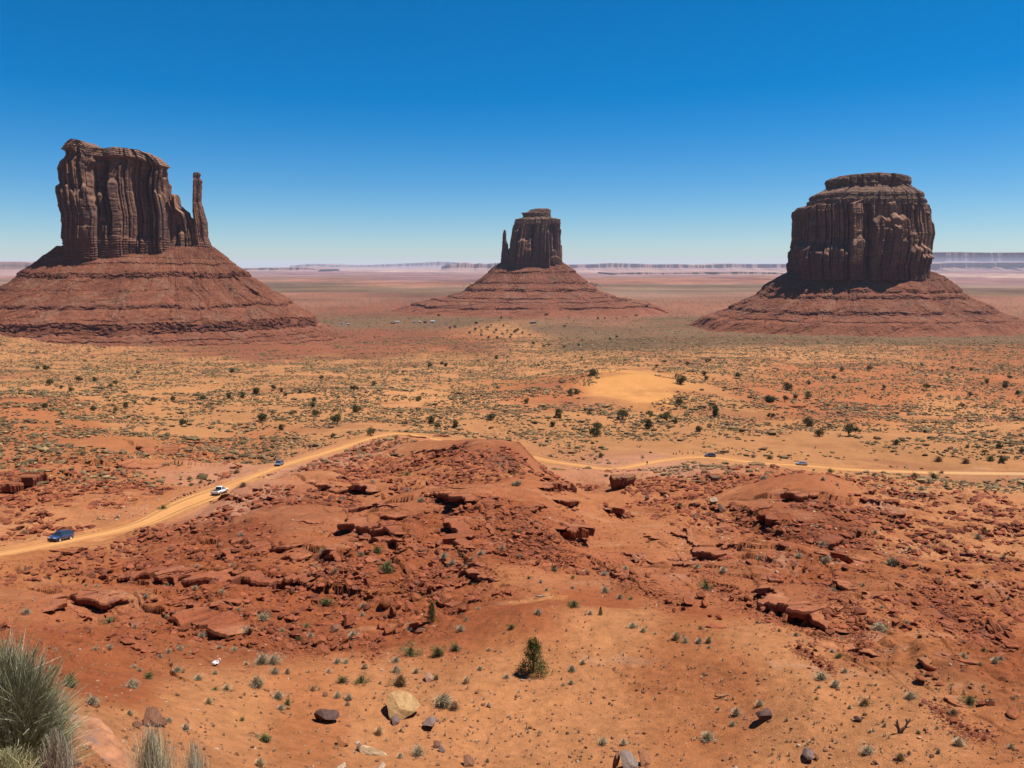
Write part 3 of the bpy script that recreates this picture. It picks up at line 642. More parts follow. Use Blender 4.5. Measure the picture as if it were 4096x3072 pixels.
    ker = np.hanning(kn * 2 + 1); ker /= ker.sum(); um = np.convolve(np.pad(um, kn, mode='edge'), ker, 'valid'); ux_ = np.convolve(np.pad(ux_, kn, mode='edge'), ker, 'valid')
    zr_ = rows[:, 0]; vrow = np.interp(z, zs[1:], zr_); o_ = np.argsort(zr_); dl = np.interp(vrow, zr_[o_], rows[o_, 1]); dr = np.interp(vrow, zr_[o_], rows[o_, 2])
    uu = dl[:, None] + (uu - um[:, None]) * ((dr - dl) / np.maximum(ux_ - um, 1))[:, None]
    X = (uu - CX) / F_PX * dc
    if topprof is not None:
        tu = np.array([p[0] for p in topprof], float); yf_ = Y - .8 * depth_ratio * W0; tz = np.array([at_depth(p[0], p[1], yf_)[2] for p in topprof]); tx = np.array([at_depth(p[0], p[1], Y)[0] for p in topprof])
        dz = np.interp(X, tx, tz) - z.max()
        Zc = Zc + dz * sstep(0.45, 1.0, ZZ / H)
    # close the top
    rings = [1.0, 0.93, 0.8, 0.6, 0.4, 0.2, 0.02]; Xt, Yt, Zt = [], [], []
    xm, ym = X[-1].mean(), Yy[-1].mean()
    for f in rings[1:]:
        xx = xm + (X[-1] - xm) * f; yy = ym + (Yy[-1] - ym) * f
        zz = Zc[-1] * 1.0
        if topprof is not None: zz = np.interp(xx, tx, tz)
        zz = zz + 1.5 * (1 - f) + 0.8 * fbm(xx / 7, yy / 7, 3, seed + 5)
        Xt.append(xx); Yt.append(yy); Zt.append(zz)
    X = np.vstack([X] + [a[None] for a in Xt]); Yy = np.vstack([Yy] + [a[None] for a in Yt]); Zc = np.vstack([Zc] + [a[None] for a in Zt])
    V = np.stack([X, Yy, Zc], -1).reshape(-1, 3)
    # rock colour: bed tints, dark joints, paler fresh scars
    hh = np.clip(np.vstack([ZZ / H] + [np.ones((1, ncol))] * len(Xt)), 0, 1.2); Sx = np.vstack([S] + [S[:1]] * len(Xt)); Zx = np.vstack([ZZ] + [ZZ[-1:]] * len(Xt))
    tn = np.vstack([TONE_] + [TONE_[-1:]] * len(Xt)); c = C_CLIFF[None, None] * (1 + 0.22 * fbm(Sx / 30, Zx / 16, 4, seed + 31))[..., None]; c = lerp(c, np.array((.14, .082, .064)), np.clip(.55 * -tn, 0, .8)[..., None]); c = lerp(c, C_PALE, np.clip(.45 * tn - .1, 0, .7)[..., None])
    scar = sstep(0.15, 0.6, fbm(Sx / 16, Zx / 22, 4, seed + 33)); c = lerp(c, C_PALE, (0.55 * scar)[..., None])
    bb = 1 - sstep(basebeds * 0.8, basebeds + 0.02, hh) if basebeds else 0 * hh
    c = lerp(c, np.array((.26, .10, .062)), (0.6 * bb)[..., None])
    if capz is not None: c = lerp(c, C_CAP, (0.6 * sstep(zc - 3, zc + 6, Zx))[..., None])
    nrt = X.shape[0]
    me = mesh_from(name, V, grid_faces(nrt, ncol, True), mat or M_CLIFF, False, c.reshape(-1, 3))
    return link(name, me, parent)

def rock_mesh(name, seed, sub=3, flat=0.7, cuts=13, rough=0.04, stretch=(1, 1, 1)):
    """An angular boulder: a ball cut by random joint planes."""
    import bmesh
    r = np.random.default_rng(seed); bm = bmesh.new(); bmesh.ops.create_icosphere(bm, subdivisions=sub + 1, radius=1.0)
    P = np.array([v.co[:] for v in bm.verts]); Fc = np.array([[v.index for v in f.verts] for f in bm.faces]); bm.free()
    for _ in range(cuts):
        nrm = r.normal(size=3); nrm /= np.linalg.norm(nrm); d = r.uniform(0.34, 0.78)
        over = P @ nrm - d; P = P - np.clip(over, 0, None)[:, None] * nrm
    P = P - (P.max(0) + P.min(0)) / 2; P = P / (np.abs(P).max(0) + 1e-6) * np.array(stretch)
    P *= (1 + rough * fbm(P[:, 0] * 2.3 + seed, P[:, 1] * 2.3 + P[:, 2] * 1.9, 4, seed))[:, None]
    P[:, 2] *= flat
    return P, Fc
ROCKV = [rock_mesh("r", 500 + i, 1, 0.75, 12, 0.05, (1, np.random.default_rng(i).uniform(.6, 1), np.random.default_rng(i + 50).uniform(.55, .95))) for i in range(8)]
ROCKLO = [rock_mesh("r", 600 + i, 0, 0.75, 8, 0.05, (1, np.random.default_rng(i).uniform(.6, 1), np.random.default_rng(i + 50).uniform(.55, .95))) for i in range(8)]
def scatter_mesh(variants, pts, size, cols, seed, tilt=0.5):
    """One mesh of many rocks: pts (n,3), size (n,), cols (n,3)."""
    r = np.random.default_rng(seed); VV, FF, CC = [], [], []; base = 0
    for i in range(len(pts)):
        P, Fc = variants[i % len(variants)]
        a = r.uniform(0, 6.28); ca, sa = math.cos(a), math.sin(a); tl = r.normal(0, tilt); ct, st = math.cos(tl), math.sin(tl)
        M = np.array([[ca, -sa, 0], [sa, ca, 0], [0, 0, 1]]) @ np.array([[1, 0, 0], [0, ct, -st], [0, st, ct]])
        VV.append((P * size[i]) @ M.T + pts[i]); FF.append(Fc + base); base += len(P); CC.append(np.repeat(cols[i][None], len(P), 0))
    return np.vstack(VV), np.vstack(FF), np.vstack(CC)

def talus(name, Y, foot_rows, prof, base_extra, seed, parent, side=1.0, yshift=0.0, ledges=(), depth_ratio=0.5, sup=3.0, nrub=900, rub=(0.8, 3.2), skirt=(0, 0), ncol=900, left=1.0, right=1.0, yaw=0.0, bias=0.0):
    """Apron of shale below a tower: prof = (v on the front, metres outward)."""
    (vf, ul, ur) = foot_rows
    pL = at_depth(ul, vf, Y); pR = at_depth(ur, vf, Y); hw = (pR[0] - pL[0]) / 2; cx = (pR[0] + pL[0]) / 2; hd = hw * depth_ratio
    uf = (ul + ur) / 2
    ext = np.array([p[1] for p in prof], float); zz = np.array([at_depth(uf, p[0], Y - hd - p[1])[2] for p in prof])
    ext = np.r_[-0.35 * hd, ext]; zz = np.r_[zz[0] + 8, zz]
    L = np.r_[0, np.cumsum(np.hypot(np.diff(ext), np.diff(zz)))]; nr = int(min(360, L[-1] / 0.95)); t = np.linspace(0, L[-1], nr)
    E = np.interp(t, L, ext); Zp = np.interp(t, L, zz)
    Es = E.copy()
    for _ in range(1500): Es[1:-1] = 0.5 * Es[1:-1] + 0.25 * (Es[:-2] + Es[2:])
    k = np.linspace(0, 1, ncol, endpoint=False); th = 2 * np.pi * k + 0.40 * np.sin(2 * np.pi * k + np.pi / 2 - np.pi)
    cs, sn = np.cos(th), np.sin(th); ux = np.sign(cs) * np.abs(cs) ** (2 / sup); uy = np.sign(sn) * np.abs(sn) ** (2 / sup)
    nrm = np.hypot(cs, sn)
    T2 = np.repeat(th[None], nr, 0); EE = np.repeat(E[:, None], ncol, 1); ES = np.repeat(Es[:, None], ncol, 1); ZP = np.repeat(Zp[:, None], ncol, 1)
    arc = T2 * (hw + 120)
    # how far each ledge shows from under the scree
    cover = sstep(-0.16, 0.16, fbm(arc / 60, ZP / 14, 4, seed + 1) + 0.10 + bias)
    e = lerp(ES, EE, cover)
    scl = 1 + (left - 1) * np.clip(-cs, 0, 1) ** 1.5 + (right - 1) * np.clip(cs, 0, 1) ** 1.5
    e = np.where(e > 0, e * scl[None], e)
    zpos = ZP + 3.0 * fbm(arc / 95, EE / 80, 3, seed + 6) * sstep(0, 15, EE)
    gul = fbm(arc / 45 + EE / 60, EE / 70, 4, seed + 2); e = e + gul * np.clip(EE, 0, 80) * 0.09 + fbm(arc / 130, 0 * arc + 5, 3, seed + 17) * np.clip(EE, 0, 250) * 0.10
    blk = hash01(np.floor(arc / 4.5 + 0.6 * fbm(arc / 9, ZP / 2, 2, seed + 8)), np.floor(ZP / 3.0), seed + 3) - 0.5
    steep = np.clip(np.gradient(-Zp) / (np.abs(np.gradient(E)) + 1e-3) - 0.9, 0, 1)[:, None]
    e = e + blk * 3.4 * steep * cover
    e = e + 0.9 * fbm(arc / 8, EE / 8 + ZP / 5, 5, seed + 4, 0.65)
    X = cx + ux[None] * hw + cs[None] * e; Yy = Y + yshift + uy[None] * hd + sn[None] * e + yaw * (ux[None] * hw + 0 * e)
    Zz = zpos + 0.8 * fbm(arc / 5, EE / 5, 4, seed + 5, .65)
    gl = np.abs(fbm(arc / 30 + .5 * fbm(EE / 45, arc / 60, 2, seed + 41), EE / 190, 3, seed + 42)); Zz = Zz - 2.0 * np.clip(1 - 3.2 * gl, 0, 1) * sstep(10, 70, EE)
    # settle the foot into the plain
    last = sstep(0.86, 1.0, np.linspace(0, 1, nr))[:, None]
    Zz = lerp(Zz, np.minimum(Zz, ground(X.ravel(), Yy.ravel()).reshape(X.shape) - 1.5), last)
    c = np.array((.215, .072, .037))[None, None] * (1 + 0.18 * fbm(arc / 40, ZP / 12, 3, seed + 11))[..., None]
    bandt = fbm(0 * arc + 3.3, ZP / 5.0, 3, seed + 12); c = lerp(c, np.array((.33, .115, .06)), (sstep(0, .5, bandt) * .4)[..., None])
    c = lerp(c, np.array((.16, .055, .035)), (0.55 * steep * cover)[..., None] * np.ones(3))
    scree = sstep(0.0, 0.5, fbm(arc / 30, EE / 45, 4, seed + 13)) * (1 - steep); c = lerp(c, np.array((.26, .122, .072)), (0.6 * scree)[..., None])
    low = sstep(0.68, 0.98, np.linspace(0, 1, nr))[:, None] * np.ones_like(arc); c = lerp(c, np.array((.27, .088, .042)), (0.7 * low)[..., None])
    V = np.stack([X, Yy, Zz], -1)
    ta = link(name, mesh_from(name, V.reshape(-1, 3), grid_faces(nr, ncol, True)[:, ::-1], M_TALUS, False, c.reshape(-1, 3)), parent)
    # fallen blocks on the apron (past counting)
    r = np.random.default_rng(seed + 20); pts, szs, cl = [], [], []
    fr = np.nonzero(sn < 0.35)[0]
    while len(pts) < nrub:
        j = int(r.choice(fr)); i = int(nr * r.beta(1.6, 1.5) * 0.97)
        if r.random() > 0.25 + 0.75 * scree[i, j]: continue
        s = rub[0] + (rub[1] - rub[0]) * r.random() ** 2.6
        pts.append(V[i, j] + np.array([0, 0, 0.15 * s])); szs.append(s)
        cl.append(np.array((.38, .18, .11)) * r.uniform(0.35, 1.5) if r.random() < .78 else np.array((.66, .48, .35)) * r.uniform(.8, 1.2))
    VV, FF, CCo = scatter_mesh(ROCKLO, pts, szs, cl, seed + 21, 0.6)
    ro = link("talus_rubble", mesh_from("talus_rubble", VV, FF, M_TALUS, False, CCo), parent); ro['kind'] = 'stuff'
    return ta

LAY_W = [(62, 8.5, 0.6, 1.0), (24, 5.4, 0.7, 1.3), (9.5, 1.5, 0.8, 1.1)]
# --- the broad butte with the thumb at its side
b = empty("sandstone_butte", at_depth(548, 1020, 1450))
tag(b, "broad flat-topped sandstone butte with a thin free-standing spire at its right", "butte", "three sandstone buttes")
B1Y = 1450
def part(o, par): o.parent = par; o.matrix_parent_inverse = Matrix.Translation(-par.location); return o
west_rows = [(1010,250,705),(946,245,702),(862,243,697),(820,235,692),(771,232,684),(711,235,678),(681,238,677),(655,252,674),(630,252,670),(612,264,658),(600,274,646)]
west_top = [(225,632),(255,612),(262,590),(283,583),(307,566),(338,559),(374,565),(395,577),(401,588),(446,594),(494,586),(567,593),(603,611),(639,619),(660,626),(680,640)]
part(loft("cliff_tower", B1Y, west_rows, 21, LAY_W, 0.42, 4.5, west_top, ncol=760, yaw=0.25, cracks=[(486,34,16,600,900),(402,16,8,590,800),(668,10,8,600,800),(450,26,9,680,860),(290,16,8,610,760)], capz=640), b)
part(loft("shoulder", B1Y - 6, [(1015,640,800),(940,650,792),(880,660,782),(850,664,770),(835,668,752),(820,672,738),(806,676,728)], 24, [(30, 5, .6, 1.2), (13, 3, .6, 1.2), (6, 1.2, .5, 1)], 0.45, 3, [(660,770),(690,775),(695,812),(714,804),(730,812),(734,834),(766,850),(800,870)], ncol=360, yaw=0.25), b)
part(loft("spire", B1Y - 4, [(1036,792,861),(1006,790,857),(976,786,846),(946,782,834),(886,776,830),(843,770,818),(801,770,806),(717,772,808),(712,774,806),(704,772,801),(690,772,802),(682,775,800)], 25, [(18, 1.2, .6, .8), (7, 0.8, .6, .8)], 0.8, 3, None, yaw=0.25, fit=14, ncol=240, step=0.8, basebeds=0.2), b)
part(talus("talus_slope", B1Y, (1015, 252, 850), [(1003,-2),(1030,14),(1034,15),(1052,26),(1058,27),(1088,48),(1110,52),(1160,84),(1164,85),(1225,128),(1240,131),(1293,168),(1340,174),(1366,200),(1373,201),(1388,214),(1394,215),(1406,227),(1413,228),(1438,252),(1446,253),(1475,300)], 0, 31, b, depth_ratio=0.25, nrub=7500, rub=(0.9, 6.5), ncol=1100, right=0.98, yaw=0.25, bias=0.28), b)
# --- the far butte
b = empty("sandstone_butte", at_depth(2140, 1050, 2700))
tag(b, "small distant sandstone butte with thin left spire, between two larger buttes", "butte", "three sandstone buttes")
B2Y = 2700
part(loft("cliff_tower", B2Y, [(1053,2030,2249),(1006,2036,2247),(961,2043,2243),(915,2052,2240),(890,2060,2238),(876,2066,2235),(872,2078,2222),(867,2092,2206)], 41, [(60, 9, .7, 1.2), (22, 4, .6, 1), (9, 1.6, .5, 1)], 0.6, 3.6, None, ncol=460, step=1.2, capz=900, cracks=[(2130,18,10,900,1010),(2215,14,9,930,1000)]), b)
part(loft("cap_block", B2Y, [(872,2088,2206),(866,2092,2203),(850,2091,2202),(848,2108,2203),(838,2122,2201),(834,2136,2195)], 43, [(22, 4, .6, 1), (8, 1.8, .5, 1)], 0.6, 3, None, ncol=240, step=1.0, basebeds=0, capz=900), b)
part(loft("spire", B2Y - 10, [(1051,2003,2048),(1015,2006,2042),(995,2008,2034),(979,2009,2032),(960,2010,2026),(947,2011,2025),(935,2012,2025),(921,2015,2023)], 44, [(14, 1.5, .6, 1), (6, 1, .5, 1)], 0.8, 3, None, fit=12, ncol=180, step=1.0), b)
part(talus("talus_slope", B2Y, (1050, 2010, 2246), [(1044,-2),(1085,42),(1092,43),(1128,76),(1134,77),(1155,104),(1168,107),(1192,160),(1197,161),(1208,205),(1213,206),(1228,262),(1238,264),(1256,340)], 0, 51, b, depth_ratio=0.35, nrub=3600, rub=(1.6, 8.5), ncol=800, left=1.12, right=1.12), b)
# --- the massive butte
b = empty("sandstone_butte", at_depth(3437, 1100, 1850))
tag(b, "massive drum-shaped sandstone butte with stepped layered top, without any spire", "butte", "three sandstone buttes")
B3Y = 1850
part(loft("cliff_tower", B3Y, [(1098,3150,3723),(1063,3149,3724),(1004,3154,3731),(951,3164,3735),(928,3165,3736),(875,3170,3729),(830,3174,3723),(812,3180,3718),(806,3196,3712),(800,3218,3710),(790,3230,3702),(787,3234,3697)], 61, [(70, 13, .8, 1.0), (27, 6.5, .8, 1.1), (10, 1.6, .8, 1)], 0.72, 3.0, [(3100,808),(3176,806),(3214,803),(3226,790),(3500,786),(3697,788),(3724,806),(3760,815)], ncol=900, capz=800), b)
part(loft("upper_tier", B3Y, [(795,3228,3704),(787,3236,3698),(775,3238,3697),(768,3244,3694),(762,3256,3686),(752,3280,3668),(744,3296,3654),(738,3304,3645)], 63, [(40, 4, .6, 1), (14, 2, .5, 1)], 0.72, 3.0, None, ncol=700, step=0.9, basebeds=0, capz=900), b)
part(loft("cap_slab", B3Y, [(741,3306,3642),(734,3303,3644),(722,3300,3646),(708,3301,3645),(701,3304,3643),(696,3312,3640)], 64, [(26, 9, .7, 1), (9, 4, .5, 1)], 0.72, 3.0, [(3290,706),(3304,707),(3340,700),(3420,694),(3474,690),(3540,697),(3644,702),(3660,704)], ncol=600, step=0.8, basebeds=0, capz=900), b)
part(talus("talus_slope", B3Y, (1098, 3160, 3716), [(1092,-2),(1118,20),(1122,21),(1158,46),(1172,49),(1184,58),(1197,61),(1248,112),(1262,115),(1288,150),(1293,151),(1306,176),(1320,205)], 0, 71, b, depth_ratio=0.60, nrub=6500, rub=(1.1, 8.0), ncol=1000, left=1.05, right=1.08), b)

# ------------------------------------------------------------------ far mesas along the skyline
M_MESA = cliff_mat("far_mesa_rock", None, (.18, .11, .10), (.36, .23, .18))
def mesa(name, Y, top, base_v, label, cat, seed, alcove=0.5, depth=2500, kind=None, tint=(.33, .19, .14)):
    """A long tableland: top = (u, v) skyline points; scalloped cliff over a scree slope."""
    u = np.array([p[0] for p in top], float); nn_ = 420; uu = np.linspace(u[0], u[-1], nn_)
    vv = np.interp(uu, u, [p[1] for p in top]); X = (uu - CX) / F_PX * Y / cP
    zt = np.array([at_depth(a, b_, Y)[2] for a, b_ in zip(uu, vv)]); zb = float(far_plane(np.array(float(Y)))) - 8
    zt = np.maximum(zt, zb + 2); H = zt - zb; Hm = H.max()
    wob = fbm(X / 1500, X * 0, 4, seed, .6) * Hm * 9 * alcove + np.abs(fbm(X / 350, X * 0, 3, seed + 1)) * Hm * 3 * alcove
    rowsz = [0.0, 0.12, 0.25, 0.40, 0.45, 0.62, 0.80, 0.97, 1.0, 1.0]; rowsy = [-3.6, -2.4, -1.5, -0.75, -0.2, -0.12, -0.08, 0.0, 0.4, 1]
    G = []
    for i, (a, b_) in enumerate(zip(rowsz, rowsy)):
        y = Y + wob + (b_ * Hm if i < 9 else depth); zz = zb - 6 + (H + 6) * a
        if i in (8,): y = Y + wob + Hm * 0.6
        fl = 0.25 * Hm * fbm(X / 160 + i * .3, X * 0 + i * .2, 3, seed + 2) * (i < 4)
        G.append(np.stack([X, y + fl, zz], -1))
    G.append(np.stack([X, Y + wob + depth * 1.2, 0 * X + zb - 6], -1))
    V = np.array(G); nr = len(G)
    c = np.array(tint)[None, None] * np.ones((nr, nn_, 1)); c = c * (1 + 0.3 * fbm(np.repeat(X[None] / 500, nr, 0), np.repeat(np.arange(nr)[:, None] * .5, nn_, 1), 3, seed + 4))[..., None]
    o = link(name, mesh_from(name, V.reshape(-1, 3), grid_faces(nr, nn_), M_MESA, False, c.reshape(-1, 3)))
    if kind: o['kind'] = kind
    else: tag(o, label, cat)
    return o
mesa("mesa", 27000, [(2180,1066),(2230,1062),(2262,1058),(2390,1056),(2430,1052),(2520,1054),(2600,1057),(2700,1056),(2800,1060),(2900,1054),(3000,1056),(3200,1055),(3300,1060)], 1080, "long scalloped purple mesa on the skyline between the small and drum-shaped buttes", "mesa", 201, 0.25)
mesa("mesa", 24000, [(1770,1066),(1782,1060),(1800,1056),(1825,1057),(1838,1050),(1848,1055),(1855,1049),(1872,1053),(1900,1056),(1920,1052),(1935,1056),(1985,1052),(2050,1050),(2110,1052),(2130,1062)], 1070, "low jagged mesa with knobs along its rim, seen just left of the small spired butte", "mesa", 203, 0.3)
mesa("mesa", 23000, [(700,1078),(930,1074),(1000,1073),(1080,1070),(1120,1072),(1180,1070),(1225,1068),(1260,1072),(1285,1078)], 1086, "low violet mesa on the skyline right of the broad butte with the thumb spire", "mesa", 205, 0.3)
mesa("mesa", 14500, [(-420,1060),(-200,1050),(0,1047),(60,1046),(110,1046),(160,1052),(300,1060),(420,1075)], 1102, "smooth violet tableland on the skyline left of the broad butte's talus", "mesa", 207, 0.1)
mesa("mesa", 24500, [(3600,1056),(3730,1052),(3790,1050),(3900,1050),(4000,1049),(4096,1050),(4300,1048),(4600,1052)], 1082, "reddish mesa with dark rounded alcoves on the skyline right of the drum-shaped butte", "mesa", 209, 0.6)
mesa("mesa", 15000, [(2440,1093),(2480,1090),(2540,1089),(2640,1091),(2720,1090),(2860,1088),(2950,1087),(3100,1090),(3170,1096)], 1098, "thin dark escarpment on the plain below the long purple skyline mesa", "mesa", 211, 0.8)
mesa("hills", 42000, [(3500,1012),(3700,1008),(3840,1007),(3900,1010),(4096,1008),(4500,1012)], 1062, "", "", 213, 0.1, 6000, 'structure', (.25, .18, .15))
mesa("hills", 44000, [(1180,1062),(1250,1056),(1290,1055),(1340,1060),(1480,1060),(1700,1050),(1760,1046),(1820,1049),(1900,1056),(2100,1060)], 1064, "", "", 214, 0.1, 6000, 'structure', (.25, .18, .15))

# ------------------------------------------------------------------ the dusty air
def haze_box():
    x0, x1, y0, y1, z0, z1 = -70000, 70000, -300, 60000, -260, 262
    V = [(x, y, z) for z in (z0, z1) for y in (y0, y1) for x in (x0, x1)]
    Fq = [(0, 2, 3, 1), (4, 5, 7, 6), (0, 1, 5, 4), (1, 3, 7, 5), (3, 2, 6, 7), (2, 0, 4, 6)]
    m = bpy.data.materials.new("dusty_air"); m.use_nodes = True; nt = m.node_tree; nt.nodes.clear()
    out = nt.nodes.new('ShaderNodeOutputMaterial'); pv = nt.nodes.new('ShaderNodeVolumePrincipled')
    pv.inputs['Color'].default_value = (0.80, 0.80, 1.0, 1); pv.inputs['Density'].default_value = HAZE
    pv.inputs['Anisotropy'].default_value = 0.0
    nt.links.new(pv.outputs[0], out.inputs['Volume'])
    o = link("haze", mesh_from("haze", V, np.array(Fq), m)); o['kind'] = 'stuff'
HAZE = 1.3e-5
haze_box()
# ------------------------------------------------------------------ where things stand and how they are told apart
LM = [(2130,2660,'the cone-shaped green juniper'),(1612,2820,'the large yellow boulder'),(1308,2860,'the dark tilted boulder'),(1722,2888,'the purple-grey boulder'),(1780,2800,'the bushy grey sagebrush'),
 (3600,2900,'the bare dead tree'),(3052,2856,'the dark brown boulder'),(3234,3012,'the flat grey rock'),(1490,3010,'the pale weathered log'),(862,2650,'the white plastic bag'),(615,2868,'the cracked rock pile'),(2520,3040,'the pointed grey boulder'),
 (360,2930,'the broad sandstone slab'),(100,2800,'the tall green broom bush'),(3520,2505,'the wide sagebrush mound'),(2170,2383,'the fallen grey branch'),(2490,1930,'the overhanging red block'),(2535,1560,'the bare sand dune'),(270,2165,'the dark blue car'),
 (856,1972,'the white pickup truck'),(1133,1863,'the blue-grey car'),(2855,1827,'the dark car side-on to the road'),(3200,1857,'the silver car'),(3200,2015,'the dark cave-like ledge'),(3383,1722,'the biggest valley juniper'),(1543,2400,'the tallest smooth boulder'),(3160,1632,'the dark arroyo bank'),
 (2680,1460,'the far edge of the dune'),(1330,1690,'the thick juniper above the road bend'),(545,1820,'the dark gully'),(100,1945,'the long shadowed bank'),(2780,2400,'the three round boulders'),(3800,2100,'the pale eroded slope'),(3975,2495,'the leaning red boulders'),(640,2275,'the long dark ledge'),(1900,2060,'the sandy ridge crest'),(2900,2650,'the brown dome of earth'),(3450,2590,'the pale scrub clump'),(2330,2330,'the smooth pink slabs'),(1050,2350,'the broken ledge row')]
def place_words(u, v):
    best = min(LM, key=lambda q: math.hypot(q[0] - u, (q[1] - v) * 1.3)); dx, dy = u - best[0], v - best[1]
    if abs(dx) < 14 and abs(dy) < 14: return 'beside ' + best[2], math.hypot(dx, dy)
    h = 'right' if dx > 0 else 'left'; f = 'in front' if dy > 0 else 'behind'
    ax, ay = abs(dx), abs(dy) * 1.3
    w = f"{h} of {best[2]}" if ax > 2.4 * ay else ((f"in front of {best[2]}" if dy > 0 else f"behind {best[2]}") if ay > 2.4 * ax else (f"in front and {h} of {best[2]}" if dy > 0 else f"behind and {h} of {best[2]}"))
    return w, math.hypot(dx, dy)
ORD = ['nearest', 'second', 'third', 'fourth', 'fifth', 'sixth', 'seventh', 'eighth', 'ninth', 'tenth']
PENDING = {}
def label_later(o, look, cat, u, v, group):
    w, d = place_words(u, v); PENDING.setdefault((look, w), []).append((d, o)); o['category'] = cat; o['group'] = group
def settle_labels():
    for (look, w), lst in PENDING.items():
        lst.sort(key=lambda t: t[0])
        for k, (d, o) in enumerate(lst):
            o['label'] = f"{look} {w}" if len(lst) == 1 else (f"{ORD[k]} {look} {w}" if k < len(ORD) else f"{look} further out {w}")
def px_size(p, px):                                  # metres that px photo pixels span at p
    return px * (p[1] * cP - p[2] * sP) / F_PX

# ------------------------------------------------------------------ rock
def rock_mat(name):
    m, nt, bs = new_mat(name)
    at = nt.nodes.new('ShaderNodeAttribute'); at.attribute_name = "Col"
    oi = nt.nodes.new('ShaderNodeObjectInfo')
    n1 = noise_node(nt, 2.2, 8, 0.7, scaled_vec(nt, (1, 1, 1))); n2 = noise_node(nt, 0.9, 4, 0.6, scaled_vec(nt, (1, 1, 3.5)))
    c = mix_node(nt, 1.0, at.outputs['Color'], ramp_node(nt, n1.outputs[0], [(0.28, 0.60), (0.5, 1.0), (0.74, 1.35)]).outputs[0], 'MULTIPLY')
    c = mix_node(nt, ramp_node(nt, n2.outputs[0], [(0.5, 0.0), (0.66, 0.35)]).outputs[0], c, (.10, .05, .04))
    c = mix_node(nt, 1.0, c, oi.outputs['Color'], 'MULTIPLY')
    nt.links.new(c, bs.inputs['Base Color']); bump(nt, bs, n1.outputs[0], 0.8, 0.12)
    return m
M_ROCK = rock_mat("weathered_rock")
def rocks_as_mesh(name, seed, sub, flat, cuts, rough, stretch):
    P, Fc = rock_mesh(name, seed, sub, flat, cuts, rough, stretch)
    return mesh_from(name, P, Fc, M_ROCK, False, np.ones((len(P), 3)))
_r = np.random.default_rng(3)
BOULDER_ME = [rocks_as_mesh("boulder", 700 + i, 4, 1.0, 11, 0.04, (1, _r.uniform(.6, .95), _r.uniform(.6, .95))) for i in range(9)]
ROUND_ME = [rocks_as_mesh("boulder", 730 + i, 4, 1.0, 8, 0.05, (1, _r.uniform(.75, .95), _r.uniform(.75, .95))) for i in range(5)]
SLAB_ME = [rocks_as_mesh("boulder", 760 + i, 4, 1.0, 11, 0.04, (1, _r.uniform(.6, .95), _r.uniform(.28, .4))) for i in range(4)]
TONE = dict(yel=(.52,.31,.135), dark=(.15,.085,.07), pur=(.23,.15,.13), org=(.38,.15,.06), brn=(.24,.11,.065), pale=(.52,.36,.24), pink=(.46,.25,.17), red=(.27,.075,.032), rust=(.32,.095,.038), gry=(.28,.21,.17), slab=(.42,.185,.090))
rr = np.random.default_rng(12)
def facing_light(me, rz, scl):
    n_ = len(me.polygons); N = np.empty(n_ * 3); me.polygons.foreach_get("normal", N); N = N.reshape(-1, 3); A_ = np.empty(n_); me.polygons.foreach_get("area", A_)
    N = N / np.array(scl); N /= np.linalg.norm(N, axis=1)[:, None]; c_, s_ = math.cos(rz), math.sin(rz); N = np.stack([c_ * N[:, 0] - s_ * N[:, 1], s_ * N[:, 0] + c_ * N[:, 1], N[:, 2]], 1)
    vis = np.clip(N @ np.array([0, -.86, .5]), 0, None) * A_; return float((vis * np.clip(N @ np.array(sun_dir), 0, None)).sum() / vis.sum())
def put_rock(u, v, wpx, hpx, tone, me, tilt=0.12, name='boulder', sink=0.30, p=None):
    if p is None: p = cast([u], [v])[0]
    w = px_size(p, wpx) / 2; h = px_size(p, hpx) / 2
    o = link(name, me, None, (p[0], p[1], p[2] + h * (1 - sink)))
    zext = max(abs(vt.co.z) for vt in me.vertices)
    o.scale = (w, w * rr.uniform(.75, 1.0), h / max(zext, 0.05)); o.rotation_euler = (rr.normal(0, tilt), rr.normal(0, tilt), rr.uniform(0, 6.28) if abs(wpx - hpx) < 0.4 * wpx else rr.uniform(-.35, .35))
    t = TONE[tone]; k = rr.uniform(.85, 1.15); o.color = (t[0] * k, t[1] * k, t[2] * k, 1)
    return o
